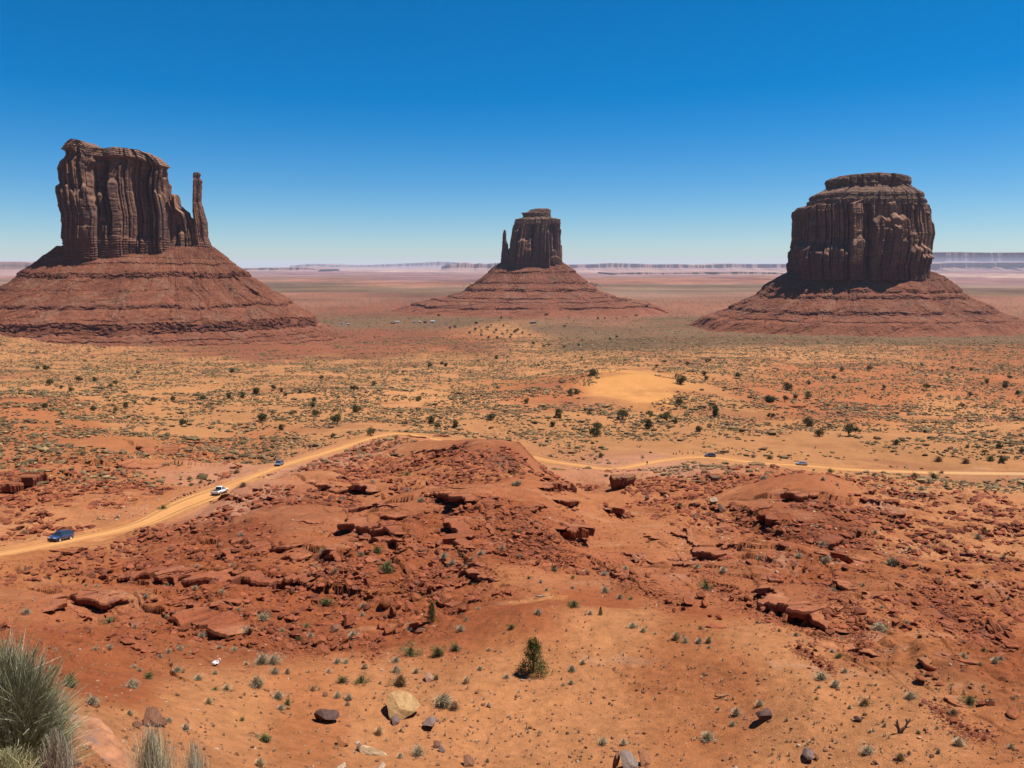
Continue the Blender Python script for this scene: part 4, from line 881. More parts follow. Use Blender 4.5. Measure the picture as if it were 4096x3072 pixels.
HERO = [  # u, foot v, width, height, tone, shape, label
 (1612,2856,148,96,'yel','b',"large yellow-tan boulder on the foreground sand, the biggest there"),
 (1310,2886,96,62,'dark','b',"dark purple-brown tilted boulder with pale top edge on bare orange earth"),
 (1583,2893,44,34,'pur','b',"small purple-grey rock in the shadow below the large yellow boulder"),
 (1722,2908,82,50,'pur','b',"purple-grey boulder with pointed top, right of the yellow boulder"),
 (1373,2982,60,50,'org','b',"rough orange-brown boulder above the pale weathered log"),
 (1748,2990,38,34,'brn','b',"dark brown rock touching a purple slab right of the pale log"),
 (1765,3006,36,28,'pur','b',"purple slab of rock touching the dark brown one right of the pale log"),
 (1876,3062,62,44,'brn','b',"red-brown boulder at the low edge between the log and the pointed boulder"),
 (1366,3078,48,26,'pale','s',"pale stone cut by the frame below the pale log's left end"),
 (1526,3078,50,26,'pale','s',"pale stone cut by the frame below the pale log's right end"),
 (1718,2722,48,34,'pink','b',"pale pink rock beside a dry shrub, above the bushy grey sagebrush"),
 (1302,2784,26,16,'brn','b',"small square brown stone above the dark tilted boulder"),
 (1430,2975,28,14,'pale','s',"small pale chip of stone at the left end of the log"),
 (2464,3076,34,84,'brn','b',"thin upright dark slab leaning on the left of the pointed grey boulder"),
 (2518,3074,108,76,'gry','b',"pointed grey-brown boulder, middle of the group of three at the frame's low edge"),
 (2580,3056,84,56,'slab','b',"smooth tan boulder, right one of the group of three"),
 (3052,2884,84,66,'dark','b',"dark brown rounded boulder below the pale scrub clump on the right sand"),
 (3234,3032,76,40,'pur','s',"flat grey-topped rock with a small neighbour on bare orange sand"),
 (3270,3036,26,18,'brn','b',"small brown rock touching the flat grey-topped rock"),
 (3432,2884,36,24,'dark','s',"small dark slab between the dark brown boulder and the dead tree"),
 (612,2900,92,72,'brn','b',"cracked dark rock pile on the left foreground sand"),
 (646,2904,46,40,'brn','b',"broken block leaning on the right of the cracked rock pile"),
 (586,2906,36,34,'brn','b',"broken block at the left foot of the cracked rock pile"),
 (548,2912,40,26,'brn','b',"low brown rock left of the cracked rock pile"),
 (588,2966,66,52,'slab','b',"smooth tan boulder with dark left face below the cracked rock pile"),
 (3683,2722,66,26,'rust','s',"low red slab below the pale patch on the right slope"),
 (3742,2800,18,20,'brn','b',"lone small upright brown stone on the right slope"),
 (3975,2518,58,48,'rust','b',"large leaning red boulder near the right edge, upper of the group"),
 (4034,2550,54,36,'rust','b',"large red boulder near the right edge, lower of the group"),
 (3962,2526,46,28,'rust','b',"red boulder wedged left of the leaning boulders near the right edge"),
 (3925,2822,40,26,'red','b',"red rock beside the green-grey shrub on the low right slope"),
 (3962,2820,34,24,'red','b',"second red rock beside the green-grey shrub on the low right slope"),
 (4052,2862,90,24,'rust','s',"long low red slab at the right edge of the photo"),
 (2752,2418,56,36,'rust','r',"round red boulder, left of the three on the smooth slope"),
 (2803,2392,42,36,'rust','r',"round red boulder, upper of the three on the smooth slope"),
 (2816,2428,32,38,'rust','r',"round upright red boulder, right of the three on the smooth slope"),
 (2733,2442,20,22,'red','b',"small red rock just below the three round boulders"),
 (2873,2478,34,26,'red','b',"square red block below the three round boulders"),
 (2838,2469,18,16,'red','b',"small red block left of the square one below the round boulders"),
 (2860,2508,78,16,'rust','s',"long thin red slab lying below the square red block"),
 (2468,2312,42,48,'rust','b',"dark-footed red boulder at the head of the rubble belt right of centre"),
 (2545,2246,38,42,'slab','b',"pale square-edged block at the tip of a smooth rock shelf"),
 (1543,2430,60,60,'rust','r',"tallest smooth red boulder in the middle rubble"),
 (1592,2432,38,36,'rust','r',"smooth red boulder touching the right of the tallest one"),
 (1574,2464,36,44,'red','r',"smooth dark red boulder just below the tallest one"),
 (1638,2442,50,36,'rust','b',"angular red boulder two places right of the tallest smooth one"),
 (1525,2520,48,52,'rust','r',"smooth red boulder, left of the lower cluster of five"),
 (1551,2536,48,46,'rust','r',"smooth red boulder, front of the lower cluster of five"),
 (1587,2532,32,34,'rust','r',"small round red boulder, right front of the lower cluster of five"),
 (1602,2510,36,38,'rust','r',"smooth red boulder, right rear of the lower cluster of five"),
 (1515,2554,28,26,'rust','r',"small round red boulder just below the lower cluster of five"),
 (1394,2494,58,46,'red','b',"angular red boulder with black right side among the middle rubble"),
 (1340,2528,46,38,'brn','r',"flat-topped brown boulder left of the black-sided one"),
 (1278,2576,56,42,'rust','r',"big round red boulder at the low edge of the middle rubble"),
 (1319,2562,30,32,'rust','r',"upright round boulder right of the big round one at the low rubble edge"),
 (1155,2602,56,36,'rust','b',"square red boulder at the lower left of the middle rubble"),
 (1293,2616,66,40,'rust','b',"wide red boulder lowest in the middle rubble"),
 (1336,2598,34,32,'red','b',"red boulder above the wide lowest one in the rubble"),
 (1084,2542,34,34,'red','b',"dark red rock left of the big round boulders"),
 (1785,2410,56,38,'rust','r',"long smooth boulder left of the sapling juniper"),
 (1664,2400,42,34,'rust','b',"angular red rock right above the smooth boulders"),
 (1645,2288,70,42,'rust','b',"broad red boulder at the top of the right-hand rubble belt"),
 (1323,2338,28,26,'rust','b',"red boulder at the left end of the upper rubble"),
 (1330,2372,38,24,'rust','b',"red boulder below the left end of the upper rubble"),
 (1396,2346,34,32,'rust','b',"red boulder in the middle of the upper rubble"),
 (1465,2338,28,32,'red','b',"dark red boulder at the right of the upper rubble"),
 (1425,2308,40,34,'red','b',"dark pointed boulder high in the upper rubble"),
 (1366,2290,30,32,'red','b',"dark triangular boulder highest in the upper rubble"),
 (2853,2014,40,32,'pale','r',"pale rounded boulder in the gully right of the overhanging block"),
 (2890,2046,46,34,'brn','b',"dark undercut boulder just below the pale one in the gully"),
 (2588,1998,28,26,'dark','s',"tilted dark slab right below the overhanging red block"),
 (2670,1990,18,14,'pale','b',"small pale stone between the overhanging block and the gully boulder"),
 (3110,2292,20,14,'pale','b',"small cream stone on the pale rubble of the right gully"),
 (1200,2002,12,8,'pale','b',"small whitish stone on the basin floor above the hill rim"),
 (880,2185,24,18,'brn','b',"brown block at the foot of the hill below the white pickup"),
]
for u, v, w, h, tone, shp, lab in HERO:
    me = {'b': BOULDER_ME, 'r': ROUND_ME, 's': SLAB_ME}[shp][int(rr.integers(0, {'b': 9, 'r': 5, 's': 4}[shp]))]
    o = put_rock(u, v, w, h, tone, me)
    if tone not in ('dark', 'red'):                         # the paler stones show their sunlit side
        fam = {'b': BOULDER_ME, 'r': ROUND_ME, 's': SLAB_ME}[shp]; best = max(((facing_light(m_, rz_, o.scale), i_, rz_) for i_, m_ in enumerate(fam) for rz_ in np.linspace(0, 6.1, 14)), key=lambda q: q[0] * rr.uniform(.9, 1.0))
        o.data = fam[best[1]]; o.rotation_euler.z = best[2]
    tag(o, lab, 'boulder', 'loose boulders on the desert slope')

# belts of fallen blocks: (line, half width px, how many big, size range px, tone, label)
BELTS = [
 ([(1270,2260),(1400,2290),(1470,2330),(1480,2380)],50,16,(16,34),'red',"angular dark red block in the upper rubble belt left of centre"),
 ([(1735,2260),(1760,2330),(1620,2360),(1680,2400)],40,16,(16,36),'red',"angular red block in the rubble belt beside the sandy ridge"),
 ([(1030,2500),(1150,2580),(1260,2590),(1400,2560)],40,14,(16,36),'rust',"broken red block along the low edge of the middle rubble"),
 ([(1470,2560),(1500,2600),(1480,2650)],30,9,(14,30),'rust',"red block in the short belt running down to the foreground bench"),
 ([(2420,2250),(2500,2310),(2580,2340),(2660,2400),(2710,2430)],38,20,(14,34),'rust',"red block in the belt right of the smooth pink slabs"),
 ([(2800,2280),(2870,2350),(2950,2410),(3030,2440),(3100,2490)],42,24,(16,38),'rust',"dark red block in the long belt leading to the undercut ledge"),
 ([(3090,2470),(3180,2490),(3260,2510),(3330,2530)],34,14,(18,40),'rust',"red block heaped along the undercut ledge on the right"),
 ([(3270,2340),(3400,2440),(3460,2560),(3440,2620)],44,18,(14,30),'red',"red block in the belt right of the undercut ledge"),
 ([(3690,2350),(3800,2440),(3890,2510),(3990,2540)],50,20,(12,26),'red',"dark red block on the shaded slope near the right edge"),
 ([(3710,2820),(3790,2860),(3860,2930),(3960,2950)],30,12,(14,32),'red',"red block in the line of rocks on the low right slope"),
 ([(3180,2590),(3280,2650),(3340,2690)],22,9,(16,32),'red',"red block on the low ledge above the grey shrub pair"),
 ([(2000,2060),(2120,2100),(2200,2170),(2140,2200)],40,14,(12,26),'red',"red block scattered down the right flank of the central ridge"),
 ([(2000,2180),(2200,2210),(2260,2240)],40,12,(12,26),'red',"dark block on the slope below the central ridge"),
 ([(1700,2000),(1760,1990),(1830,2010)],26,8,(10,20),'red',"dark block by the ridge ledges below the flat brown basin"),
 ([(1950,1830),(2030,1850),(2060,1880)],34,10,(10,20),'brn',"brown block on the ridge's far right shoulder above the road"),
 ([(680,2010),(740,1982),(780,1966)],3,8,(10,17),'brn',"brown barrier stone in the row along the road left of the pickup"),
 ([(800,1952),(860,1928),(900,1912)],3,9,(9,15),'brn',"brown barrier stone in the row along the road behind the pickup"),
 ([(1020,1918),(1060,1908),(1105,1892)],3,8,(9,15),'brn',"brown barrier stone in the row along the road before the blue-grey car"),
 ([(1350,1838),(1420,1805),(1500,1775),(1555,1758),(1650,1756)],4,24,(7,13),'brn',"barrier stone in the row along the low side of the road bend"),
]
ub = np.random.default_rng(77); rub_pts, rub_sz, rub_col = [], [], []
for line, hw, nb, (s0, s1), tone, lab in BELTS:
    Lp = resample(np.array(line, float), 4.0)
    for k in range(nb):
        q = Lp[int((k + ub.uniform(.1, .9)) / nb * len(Lp))] + ub.normal(0, .5, 2) * hw * np.array([1, .7])
        s = s0 + (s1 - s0) * ub.random() ** 1.8
        me = (BOULDER_ME + ROUND_ME[:2])[int(ub.integers(0, 11))]
        p = cast([q[0]], [q[1]])[0]
        if p[1] > 600: continue
        tag(put_rock(q[0], q[1], s, s * ub.uniform(.55, .95), tone, me, 0.3, p=p), lab, 'boulder', lab.split(' block')[0].split(' stone')[0] + ' rocks')
    if hw > 10:                                              # the small stuff of the belt
        m = int(len(Lp) * 4 * hw / 11)
        idx = ub.integers(0, len(Lp), m); Q = Lp[idx] + ub.normal(0, .75, (m, 2)) * hw * np.array([1, .8])
        pp = cast(Q[:, 0], Q[:, 1])
        for p in pp:
            if p[1] > 600: continue
            s = px_size(p, ub.uniform(2.0, 9.0) if ub.random() < .9 else ub.uniform(9, 13)) / 1.6
            rub_pts.append(p + [0, 0, .2 * s]); rub_sz.append(s); rub_col.append(np.array(TONE[tone]) * ub.uniform(.75, 1.25))
# chips below each ledge
for P, h, reach in LED:
    if np.hypot(*P.mean(0)) > 420: continue
    m = int(len(P) * 3.0)
    for k in range(m):
        b_ = P[int(ub.integers(0, len(P)))]; dirn = -b_ / np.linalg.norm(b_)
        xy = b_ + dirn * abs(ub.normal(0.4, reach * .35)) + ub.normal(0, .5, 2)
        s = 0.10 + 0.42 * ub.random() ** 2.5 * min(1.4, h * .6)
        rub_pts.append(np.array([xy[0], xy[1], float(ground(xy[0], xy[1])) + .2 * s])); rub_sz.append(s); rub_col.append(np.array(TONE['red']) * ub.uniform(.75, 1.35))
# loose stones across the broken middle ground
for (u0, u1, v0, v1, m, tn) in [(0,1000,2240,2700,4200,'red'),(1000,1900,2440,2640,1500,'red'),(700,1800,2080,2480,3600,'red'),(1900,3000,2020,2420,3600,'red'),(2900,4096,2050,2520,4200,'red'),(0,800,1880,2130,700,'fg'),(2700,3400,2000,2250,1500,'pale'),(3300,3700,2160,2260,500,'pale'),(3550,4096,2300,2700,1500,'red'),(2050,3300,2420,2560,500,'rust'),(380,640,1950,2080,300,'pink'),(0,330,1960,2110,260,'pink')]:
    Q = np.stack([ub.uniform(u0, u1, m), ub.uniform(v0, v1, m)], 1); w = fbm(Q[:, 0] / 120, Q[:, 1] / 60, 3, 5) + ub.normal(0, .25, m); Q = Q[w > 0.0]
    pp = cast(Q[:, 0], Q[:, 1])
    for p in pp:
        s = px_size(p, 1.6 + 8 * ub.random() ** 3.0) / 1.5
        tcol = np.array(TONE.get(tn, (.40, .19, .10))) * ub.uniform(.75, 1.3)
        if ub.random() < .035: tcol = np.array((.52, .38, .27))
        rub_pts.append(p + [0, 0, .15 * s]); rub_sz.append(s); rub_col.append(tcol)
RK2 = [rock_mesh("r", 640 + i, 0, 0.62, 8, 0.08, (1, _r.uniform(.5, .9), _r.uniform(.4, .8))) for i in range(12)]
# broken blocks along the camera-facing risers of the bedded slope
dZ = np.gradient(Z, axis=0) / np.gradient(D, axis=0); fr_ = (hills * 3.0 / 0.55) % 1.0
mk = mid * sstep(.2, .6, rough) * sstep(.45, .62, fr_) * sstep(-.02, .12, dZ) * (road_mask < .1) * (D > 70) * (D < 380) * (np.abs(AZ) < .62)
wt = (mk * np.gradient(D, axis=0) * D ** .2).ravel(); wt /= wt.sum(); ch = ub.choice(len(wt), 17000, p=wt)
gx_, gy_, gz_, gd_ = GX.ravel()[ch], GY.ravel()[ch], Z.ravel()[ch], D.ravel()[ch]
for k in range(len(ch)):
    s = (.12 + .62 * ub.random() ** 2.6) * min(1.6, max(.8, gd_[k] / 120))
    rub_pts.append(np.array([gx_[k] + ub.normal(0, .25), gy_[k] + ub.normal(0, .25), gz_[k] + .05 * s])); rub_sz.append(s); rub_col.append(np.array(TONE['red']) * ub.uniform(.55, 1.5))
VV, FF, CCo = scatter_mesh(RK2, rub_pts, rub_sz, rub_col, 88, 0.35)
o = link("rubble", mesh_from("rubble", VV, FF, M_ROCK, False, CCo)); o['kind'] = 'stuff'
# gravel of the foreground bench
gv = np.random.default_rng(99); m = 6500
Q = np.stack([gv.uniform(-100, 4200, m), gv.uniform(2560, 3080, m)], 1); pp = cast(Q[:, 0], Q[:, 1]); gp, gs, gc = [], [], []
for p in pp:
    s = 0.025 + 0.13 * gv.random() ** 6
    if p[1] < 12: s *= .4
    c = np.array((.36, .165, .085)) * gv.uniform(.35, 1.2) if gv.random() < .95 else np.array((.52, .37, .26)) * gv.uniform(.8, 1.1)
    gp.append(p + [0, 0, .2 * s]); gs.append(s); gc.append(c)
VV, FF, CCo = scatter_mesh(ROCKLO[:4], gp, gs, gc, 98, 0.4)
o = link("gravel", mesh_from("gravel", VV, FF, M_ROCK, False, CCo)); o['kind'] = 'stuff'

# ------------------------------------------------------------------ ledges of bedrock
def ledge_mesh(P, h, seed):
    r = np.random.default_rng(seed); d = np.hypot(*P.mean(0)); st = float(np.clip(d * 0.0011, .10, .6))
    Q = resample(P, st); nq = len(Q); s = np.arange(nq) * st
    tg_ = np.gradient(Q, axis=0); tg_ /= np.linalg.norm(tg_, axis=1)[:, None] + 1e-9; nm_ = np.stack([-tg_[:, 1], tg_[:, 0]], 1)
    if (nm_ * -Q).sum() < 0: nm_ = -nm_
    endf = sstep(0, .22, np.minimum(s, s[-1] - s) / s[-1]) ** .7
    Q = Q + nm_ * (0.5 * h * fbm(s / (2.4 * h), 0 * s, 3, seed) )[:, None]
    zt = ground(*(Q - nm_ * 1.0 * h).T) + .06; zb = ground(*(Q + nm_ * 0.7 * h).T)
    k_ = max(3, int(1.2 / st)); ker = np.ones(k_) / k_
    zt = np.convolve(np.pad(zt, k_, mode='edge'), ker, 'same')[k_:-k_]
    nb = 3 if h > 1.3 else 2; cuts = np.array([r.uniform(.34, .48), r.uniform(.62, .8)])[:nb - 1]
    edges = np.r_[0, cuts, 1.0]; rows = []; bw = 0.75 * h
    topz = zt + .05 * h * fbm(s / .6, 0 * s, 3, seed + 51) + 0.14 * h * (hash01(np.floor(s / bw + 7 * seed), 0 * s.astype(int), seed) - .3) * endf
    thick = np.maximum(0.85 * h, topz - zb + .3) * np.clip(endf, .12, 1)
    bk = (1.15 + .35 * fbm(s / h, 0 * s, 3, seed + 50))[:, None] * h
    rows.append((Q - nm_ * bk, ground(*(Q - nm_ * bk).T) - .10 * h))
    rows.append((Q - nm_ * (0.55 * h), topz - .05 * h))
    for k in range(nb):
        ph = r.uniform(0, 9); w_ = bw * r.uniform(.6, 1.6)
        cell = np.floor(s / w_ + ph + .35 * fbm(s / (2 * w_), 0 * s + k, 2, seed + k)).astype(int)
        off = (0.55, -0.35, -0.75)[k] * h + 0.70 * h * (hash01(cell, 0 * cell + k, seed + 3) - .5) - (hash01(cell, 0 * cell + k, seed + 9) < .13) * .7 * h
        off = off * endf
        za = topz - thick * edges[k] - (0.03 * h if k else 0); zc = topz - thick * edges[k + 1]
        jit = .06 * h * fbm(s / .5, 0 * s + k, 2, seed + 30 + k)
        rows.append((Q + nm_ * (off + jit - .05 * h)[:, None], za + 0 * s)); rows.append((Q + nm_ * (off + jit)[:, None], za - .10 * h)); rows.append((Q + nm_ * (off - jit - .06 * h)[:, None], zc))
    rows.append((Q - nm_ * 1.0 * h, topz - thick - .5 * h))
    V = np.stack([np.column_stack([xy, z]) for xy, z in rows]).reshape(-1, 3)
    c = np.repeat((np.array(TONE['red']) * 1.10)[None], len(V), 0); gcol = ground_col(V[:2 * nq, 0], V[:2 * nq, 1]); c[:2 * nq] = gcol * .95; c[2 * nq:3 * nq] = .5 * c[2 * nq:3 * nq] + .5 * gcol[nq:]; c = c * (1 + .25 * fbm(V[:, 0] / 1.3, V[:, 1] / 1.3 + V[:, 2], 3, seed))[:, None]
    return mesh_from("rock_ledge", V, grid_faces(len(rows), nq), M_ROCK, False, c)
for i, ((P, h, reach), (pts, _, _)) in enumerate(zip(LED, LEDGES)):
    o = link("rock_ledge", ledge_mesh(P, h, 300 + i)); o.color = (1, 1, 1, 1)
    mp_ = pts[len(pts) // 2]
    label_later(o, "dark-shadowed red rock ledge", "rock ledge", mp_[0], mp_[1], "rock ledges breaking the red slope")

# the overhanging block by the road
def big_block():
    p = cast([2490], [1955])[0]; k = px_size(p, 1.0)
    top = [(-50, 0), (-30, 16), (10, 22), (48, 14), (52, -4), (20, -12), (-10, -9), (-40, -12)]
    ring = []
    for f, z, sh in ((1.0, 64, 0), (1.03, 56, 0), (.90, 40, -3), (.66, 26, -8), (.44, 12, -12), (.25, -10, -14)):
        ring.append([((x * f + sh) * k, (y * 1.8 * f + (1 - f) * 14) * k, (z - 14 + (1 - f) * x * .35) * k + (0.5 * fbm(np.array([x / 9.]), np.array([z / 9.]), 2, 3)[0])) for x, y in top])
    V = np.array(ring); n_ = 8
    # refine the ring
    t = np.linspace(0, 1, 65)[:-1]; idx = t * n_; i0 = idx.astype(int); f = (idx - i0)[None, :, None]
    V = V[:, i0 % n_] * (1 - f) + V[:, (i0 + 1) % n_] * f
    V[..., :2] += (.35 * (hash01(np.arange(64) // 5, np.arange(64) * 0, 5) - .5))[None, :, None]
    V += (.34 * fbm(V[..., 0] * 1.5 + V[..., 2], V[..., 1] * 1.5, 3, 8))[..., None]
    nr = len(V); c0 = V[0].mean(0); mid_ = V[0] * .5 + c0 * .5; VV = np.concatenate([np.repeat(c0[None], 64, 0)[None] + [0, 0, .1], mid_[None] + [0, 0, .12], V])
    col = np.repeat(np.array((.30, .125, .065))[None], VV.reshape(-1, 3).shape[0], 0)
    o = link("rock_block", mesh_from("rock_block", VV.reshape(-1, 3), grid_faces(nr + 2, 64, True), M_ROCK, False, col), None, p)
    tag(o, "large flat-topped red block with a black overhang, standing alone just below the road", "rock")
big_block()

# the sandstone slab at lower left
def big_slab():
    p = cast([370], [2990])[0]; k = px_size(p, 1.0)
    P, Fc = rock_mesh("sandstone_slab", 912, 5, 1.0, 12, 0.035, (1, .62, .30))
    P = P * np.array([k * 250, k * 250, k * 260]); q = P[:, 2] / (.10); P[:, :2] *= (1 + .05 * (hash01(np.floor(q), np.zeros(len(q), int), 4) - .5))[:, None]
    P[:, 2] += .05 * fbm(P[:, 0] * 1.2, P[:, 1] * 3.2, 4, 9) - .09 * np.exp(-(np.abs(fbm(P[:, 0] * .8, P[:, 1] * 2.0, 2, 19)) / .035) ** 2)
    c = np.array(TONE['slab'])[None] * (1 + .2 * fbm(P[:, 0] * .9, P[:, 1] * 2.4, 4, 11))[:, None]
    st = sstep(.05, .5, fbm(P[:, 0] * .8 + 4, P[:, 1] * 1.6, 3, 13)); c = lerp(c, np.array((.27, .17, .15)), (.7 * st)[:, None])
    o = link("sandstone_slab", mesh_from("sandstone_slab", P, Fc, M_ROCK, True, c), None, (p[0], p[1], p[2] - .05), (R(-14), R(16), R(-8)))
    tag(o, "broad sloping sandstone slab with bedding cracks, beside the tall green broom bush", "rock slab")
big_slab()
# ------------------------------------------------------------------ plants
def plant_mat(name, rough=0.8):
    m, nt, bs = new_mat(name)
    at = nt.nodes.new('ShaderNodeAttribute'); at.attribute_name = "Col"; oi = nt.nodes.new('ShaderNodeObjectInfo')
    c = mix_node(nt, 1.0, at.outputs['Color'], oi.outputs['Color'], 'MULTIPLY')
    nt.links.new(c, bs.inputs['Base Color']); bs.inputs['Roughness'].default_value = rough; bs.inputs['Specular IOR Level'].default_value = 0.1
    return m
M_PLANT = plant_mat("leaf_and_stem")
M_BARK = plant_mat("bark", 0.95)
def blades(r, n, base_r, hgt, spread, wid, seg=2, droop=0.0, up=0.55, cols=((.2, .2, .1),), jit=.25, inner=0.0, inner_lo=0.0):
    """n thin bent blades from a tuft base, ends on a ragged dome of radius spread and height hgt."""
    th = r.uniform(0, 2 * np.pi, n); ph = np.arccos(1 - r.random(n) * (1 - math.cos(math.pi / 2 * 1.02))) if up is None else np.abs(r.normal(0, 1 - up, n).clip(-1.8 * (1 - up), 1.8 * (1 - up))).clip(0, 1.5)
    rad = r.uniform(.72, 1.08, n)
    end = np.stack([np.sin(ph) * np.cos(th) * spread * rad, np.sin(ph) * np.sin(th) * spread * rad, np.cos(ph) * hgt * rad], 1)
    b0 = r.normal(0, 1, (n, 3)) * base_r * np.array([1, 1, 0]); b0[:, 2] = 0
    b0 = b0 + end * (inner * (inner_lo + (1 - inner_lo) * r.random(n)))[:, None]
    t = np.linspace(0, 1, seg + 1); sd = np.stack([-np.sin(th), np.cos(th), 0 * th], 1) + r.normal(0, .5, (n, 3)); sd /= np.linalg.norm(sd, axis=1)[:, None]
    wv = wid * r.uniform(.6, 1.4, n); V = np.zeros((n, seg + 1, 2, 3))
    bend = r.normal(0, 1, (n, 3)) * .12 * spread
    for j, tt in enumerate(t):
        c = b0 + (end - b0) * tt + bend * (tt * (1 - tt) * 2)[..., None] if np.ndim(tt) else b0 + (end - b0) * tt + bend * (tt * (1 - tt) * 2)
        c[:, 2] -= droop * spread * tt ** 2
        w = wv * (1 - .75 * tt)
        V[:, j, 0] = c - sd * w[:, None]; V[:, j, 1] = c + sd * w[:, None]
    idx = np.arange(n)[:, None] * (seg + 1) * 2 + np.arange(seg)[None] * 2
    Fc = np.stack([idx, idx + 1, idx + 3, idx + 2], -1).reshape(-1, 4)
    cc = np.array(cols)[r.integers(0, len(cols), n)] * r.uniform(1 - jit, 1 + jit, (n, 1))
    return V.reshape(-1, 3), Fc, np.repeat(cc, (seg + 1) * 2, 0)
def leaves(r, n, centers, crad, size, cols, jit=.3):
    """n leaf-sized faces round clump centres."""
    k = r.integers(0, len(centers), n); c = centers[k] + r.normal(0, 1, (n, 3)) * (crad[k] * .55)[:, None]
    a = r.normal(0, 1, (n, 3)); a /= np.linalg.norm(a, axis=1)[:, None]; b = np.cross(a, r.normal(0, 1, (n, 3))); b /= np.linalg.norm(b, axis=1)[:, None] + 1e-9
    s = size * r.uniform(.6, 1.5, n)[:, None]; V = np.stack([c - a * s, c + b * s * .6, c + a * s, c - b * s * .6], 1)
    Fc = np.arange(n * 4).reshape(n, 4); cl = np.array(cols)[r.integers(0, len(cols), len(centers))][k] * r.uniform(1 - jit, 1 + jit, (n, 1))
    return V.reshape(-1, 3), Fc, np.repeat(cl, 4, 0)
def join(parts):
    V, Fc, Cc, b = [], [], [], 0
    for v, f, c in parts: V.append(v); Fc.append(f + b); Cc.append(c); b += len(v)
    return np.vstack(V), np.vstack(Fc), np.vstack(Cc)
def tube(pts, rads, n=7, cols=(.2, .15, .1)):
    pts = np.asarray(pts, float); V = []; up = np.array([.13, .31, .94]); 
    t = np.gradient(pts, axis=0); t /= np.linalg.norm(t, axis=1)[:, None] + 1e-9
    for p, d, rd_ in zip(pts, t, rads):
        a = np.cross(d, up if abs(d @ up) < .95 else np.array([1, 0, 0])); a /= np.linalg.norm(a); b = np.cross(d, a)
        th = np.linspace(0, 2 * np.pi, n, endpoint=False); V.append(p + rd_ * (np.cos(th)[:, None] * a + np.sin(th)[:, None] * b))
    V = np.vstack(V); return V, grid_faces(len(pts), n, True), np.repeat(np.array(cols)[None], len(V), 0)
GREYG = ((.46, .38, .24), (.55, .47, .33), (.36, .31, .18), (.62, .53, .38)); DRY = ((.66, .48, .27), (.56, .40, .22), (.74, .58, .36)); GRN = ((.17, .18, .07), (.24, .24, .10), (.12, .14, .055)); BRN = ((.42, .26, .14), (.50, .33, .18), (.30, .20, .11)); PALE = ((.70, .60, .42), (.60, .52, .37), (.78, .66, .46))
def shrub_me(kind, seed, n=420):
    r = np.random.default_rng(seed); cols = dict(sage=GREYG, dry=DRY, green=GRN, brown=BRN, pale=PALE)[kind]
    if kind in ('dry', 'pale'): P = [blades(r, n, .16, 1.0, .95, .028, 2, .05, .40, cols)]
    elif kind == 'green': 
        cen = r.normal(0, .42, (16, 3)) * [1, 1, .7] + [0, 0, .55]; P = [blades(r, n // 2, .12, 1.0, .95, .026, 2, 0, .4, cols), leaves(r, n * 2, cen, np.full(16, .34), .055, cols)]
    else:
        cen = r.normal(0, .46, (16, 3)) * [1, 1, .55] + [0, 0, .5]; P = [blades(r, n, .20, .95, 1.0, .028, 2, .0, .30, cols), leaves(r, int(n * 1.3), cen, np.full(16, .32), .045, cols)]
    P.append(blades(r, n // 5, .12, .55, .8, .022, 2, 0, .3, ((.26, .19, .14), (.34, .27, .2))))
    V, Fc, Cc = join(P); V[:, 2] = np.maximum(V[:, 2], -.08)
    return mesh_from("shrub", V, Fc, M_PLANT, False, Cc)
SHRUB = {k: [shrub_me(k, 1000 + 10 * i + j) for j in range(4)] for i, k in enumerate(('sage', 'dry', 'green', 'brown', 'pale'))}
LOOK = dict(sage="grey-green sagebrush", dry="tan dry shrub", green="dark green shrub", brown="brown-green shrub", pale="pale straw shrub")
sh = np.random.default_rng(5)
def E_(l): return [(x / 1.9027, 2200 + y / 1.9027, r / 1.9027, k) for x, y, r, k in l]
def F_(l, u0): return [(u0 + x / 1.9027, 2200 + y / 1.9027, r / 1.9027, k) for x, y, r, k in l]
S_, D_, G_, B_, P_s = 'sage', 'dry', 'green', 'brown', 'pale'
SHRUBS = E_([(535,1000,70,G_),(1010,1015,55,S_),(1130,955,42,G_),(700,1145,55,S_),(990,1230,42,D_),(435,1215,38,S_),(500,1195,30,S_),(1285,1290,33,S_),(1415,1345,45,P_s),(1510,965,38,S_),(1725,1035,45,D_),(1640,930,24,S_),(1590,1145,42,D_),(1960,1000,60,S_),(1875,860,28,D_),(1640,1050,22,G_),(1845,1285,22,G_),(2015,1430,45,G_),(1975,1610,50,D_),(835,525,38,G_),(205,460,34,S_),(375,212,18,S_),(1470,413,20,S_),(1370,740,26,S_),(1283,765,22,S_),(1220,805,20,S_),(1535,645,28,S_),(1785,745,26,S_),(1675,735,20,S_),(2005,500,40,S_),(1815,450,18,S_),(1890,600,34,S_),(1115,345,20,S_),(1025,580,20,S_),(725,745,20,S_),(835,730,28,S_),(415,900,28,G_),(370,890,22,S_),(1020,880,25,S_),(1065,910,22,S_),(1350,900,38,S_),(655,260,16,S_),(705,178,18,S_),(1300,205,24,S_),(1275,260,22,S_),(1485,278,20,S_),(1695,310,22,S_),(1270,500,16,S_),(1860,190,18,S_),(1500,120,18,S_),(1770,110,18,S_),(565,800,12,B_),(1120,500,10,S_),(740,270,14,S_)])
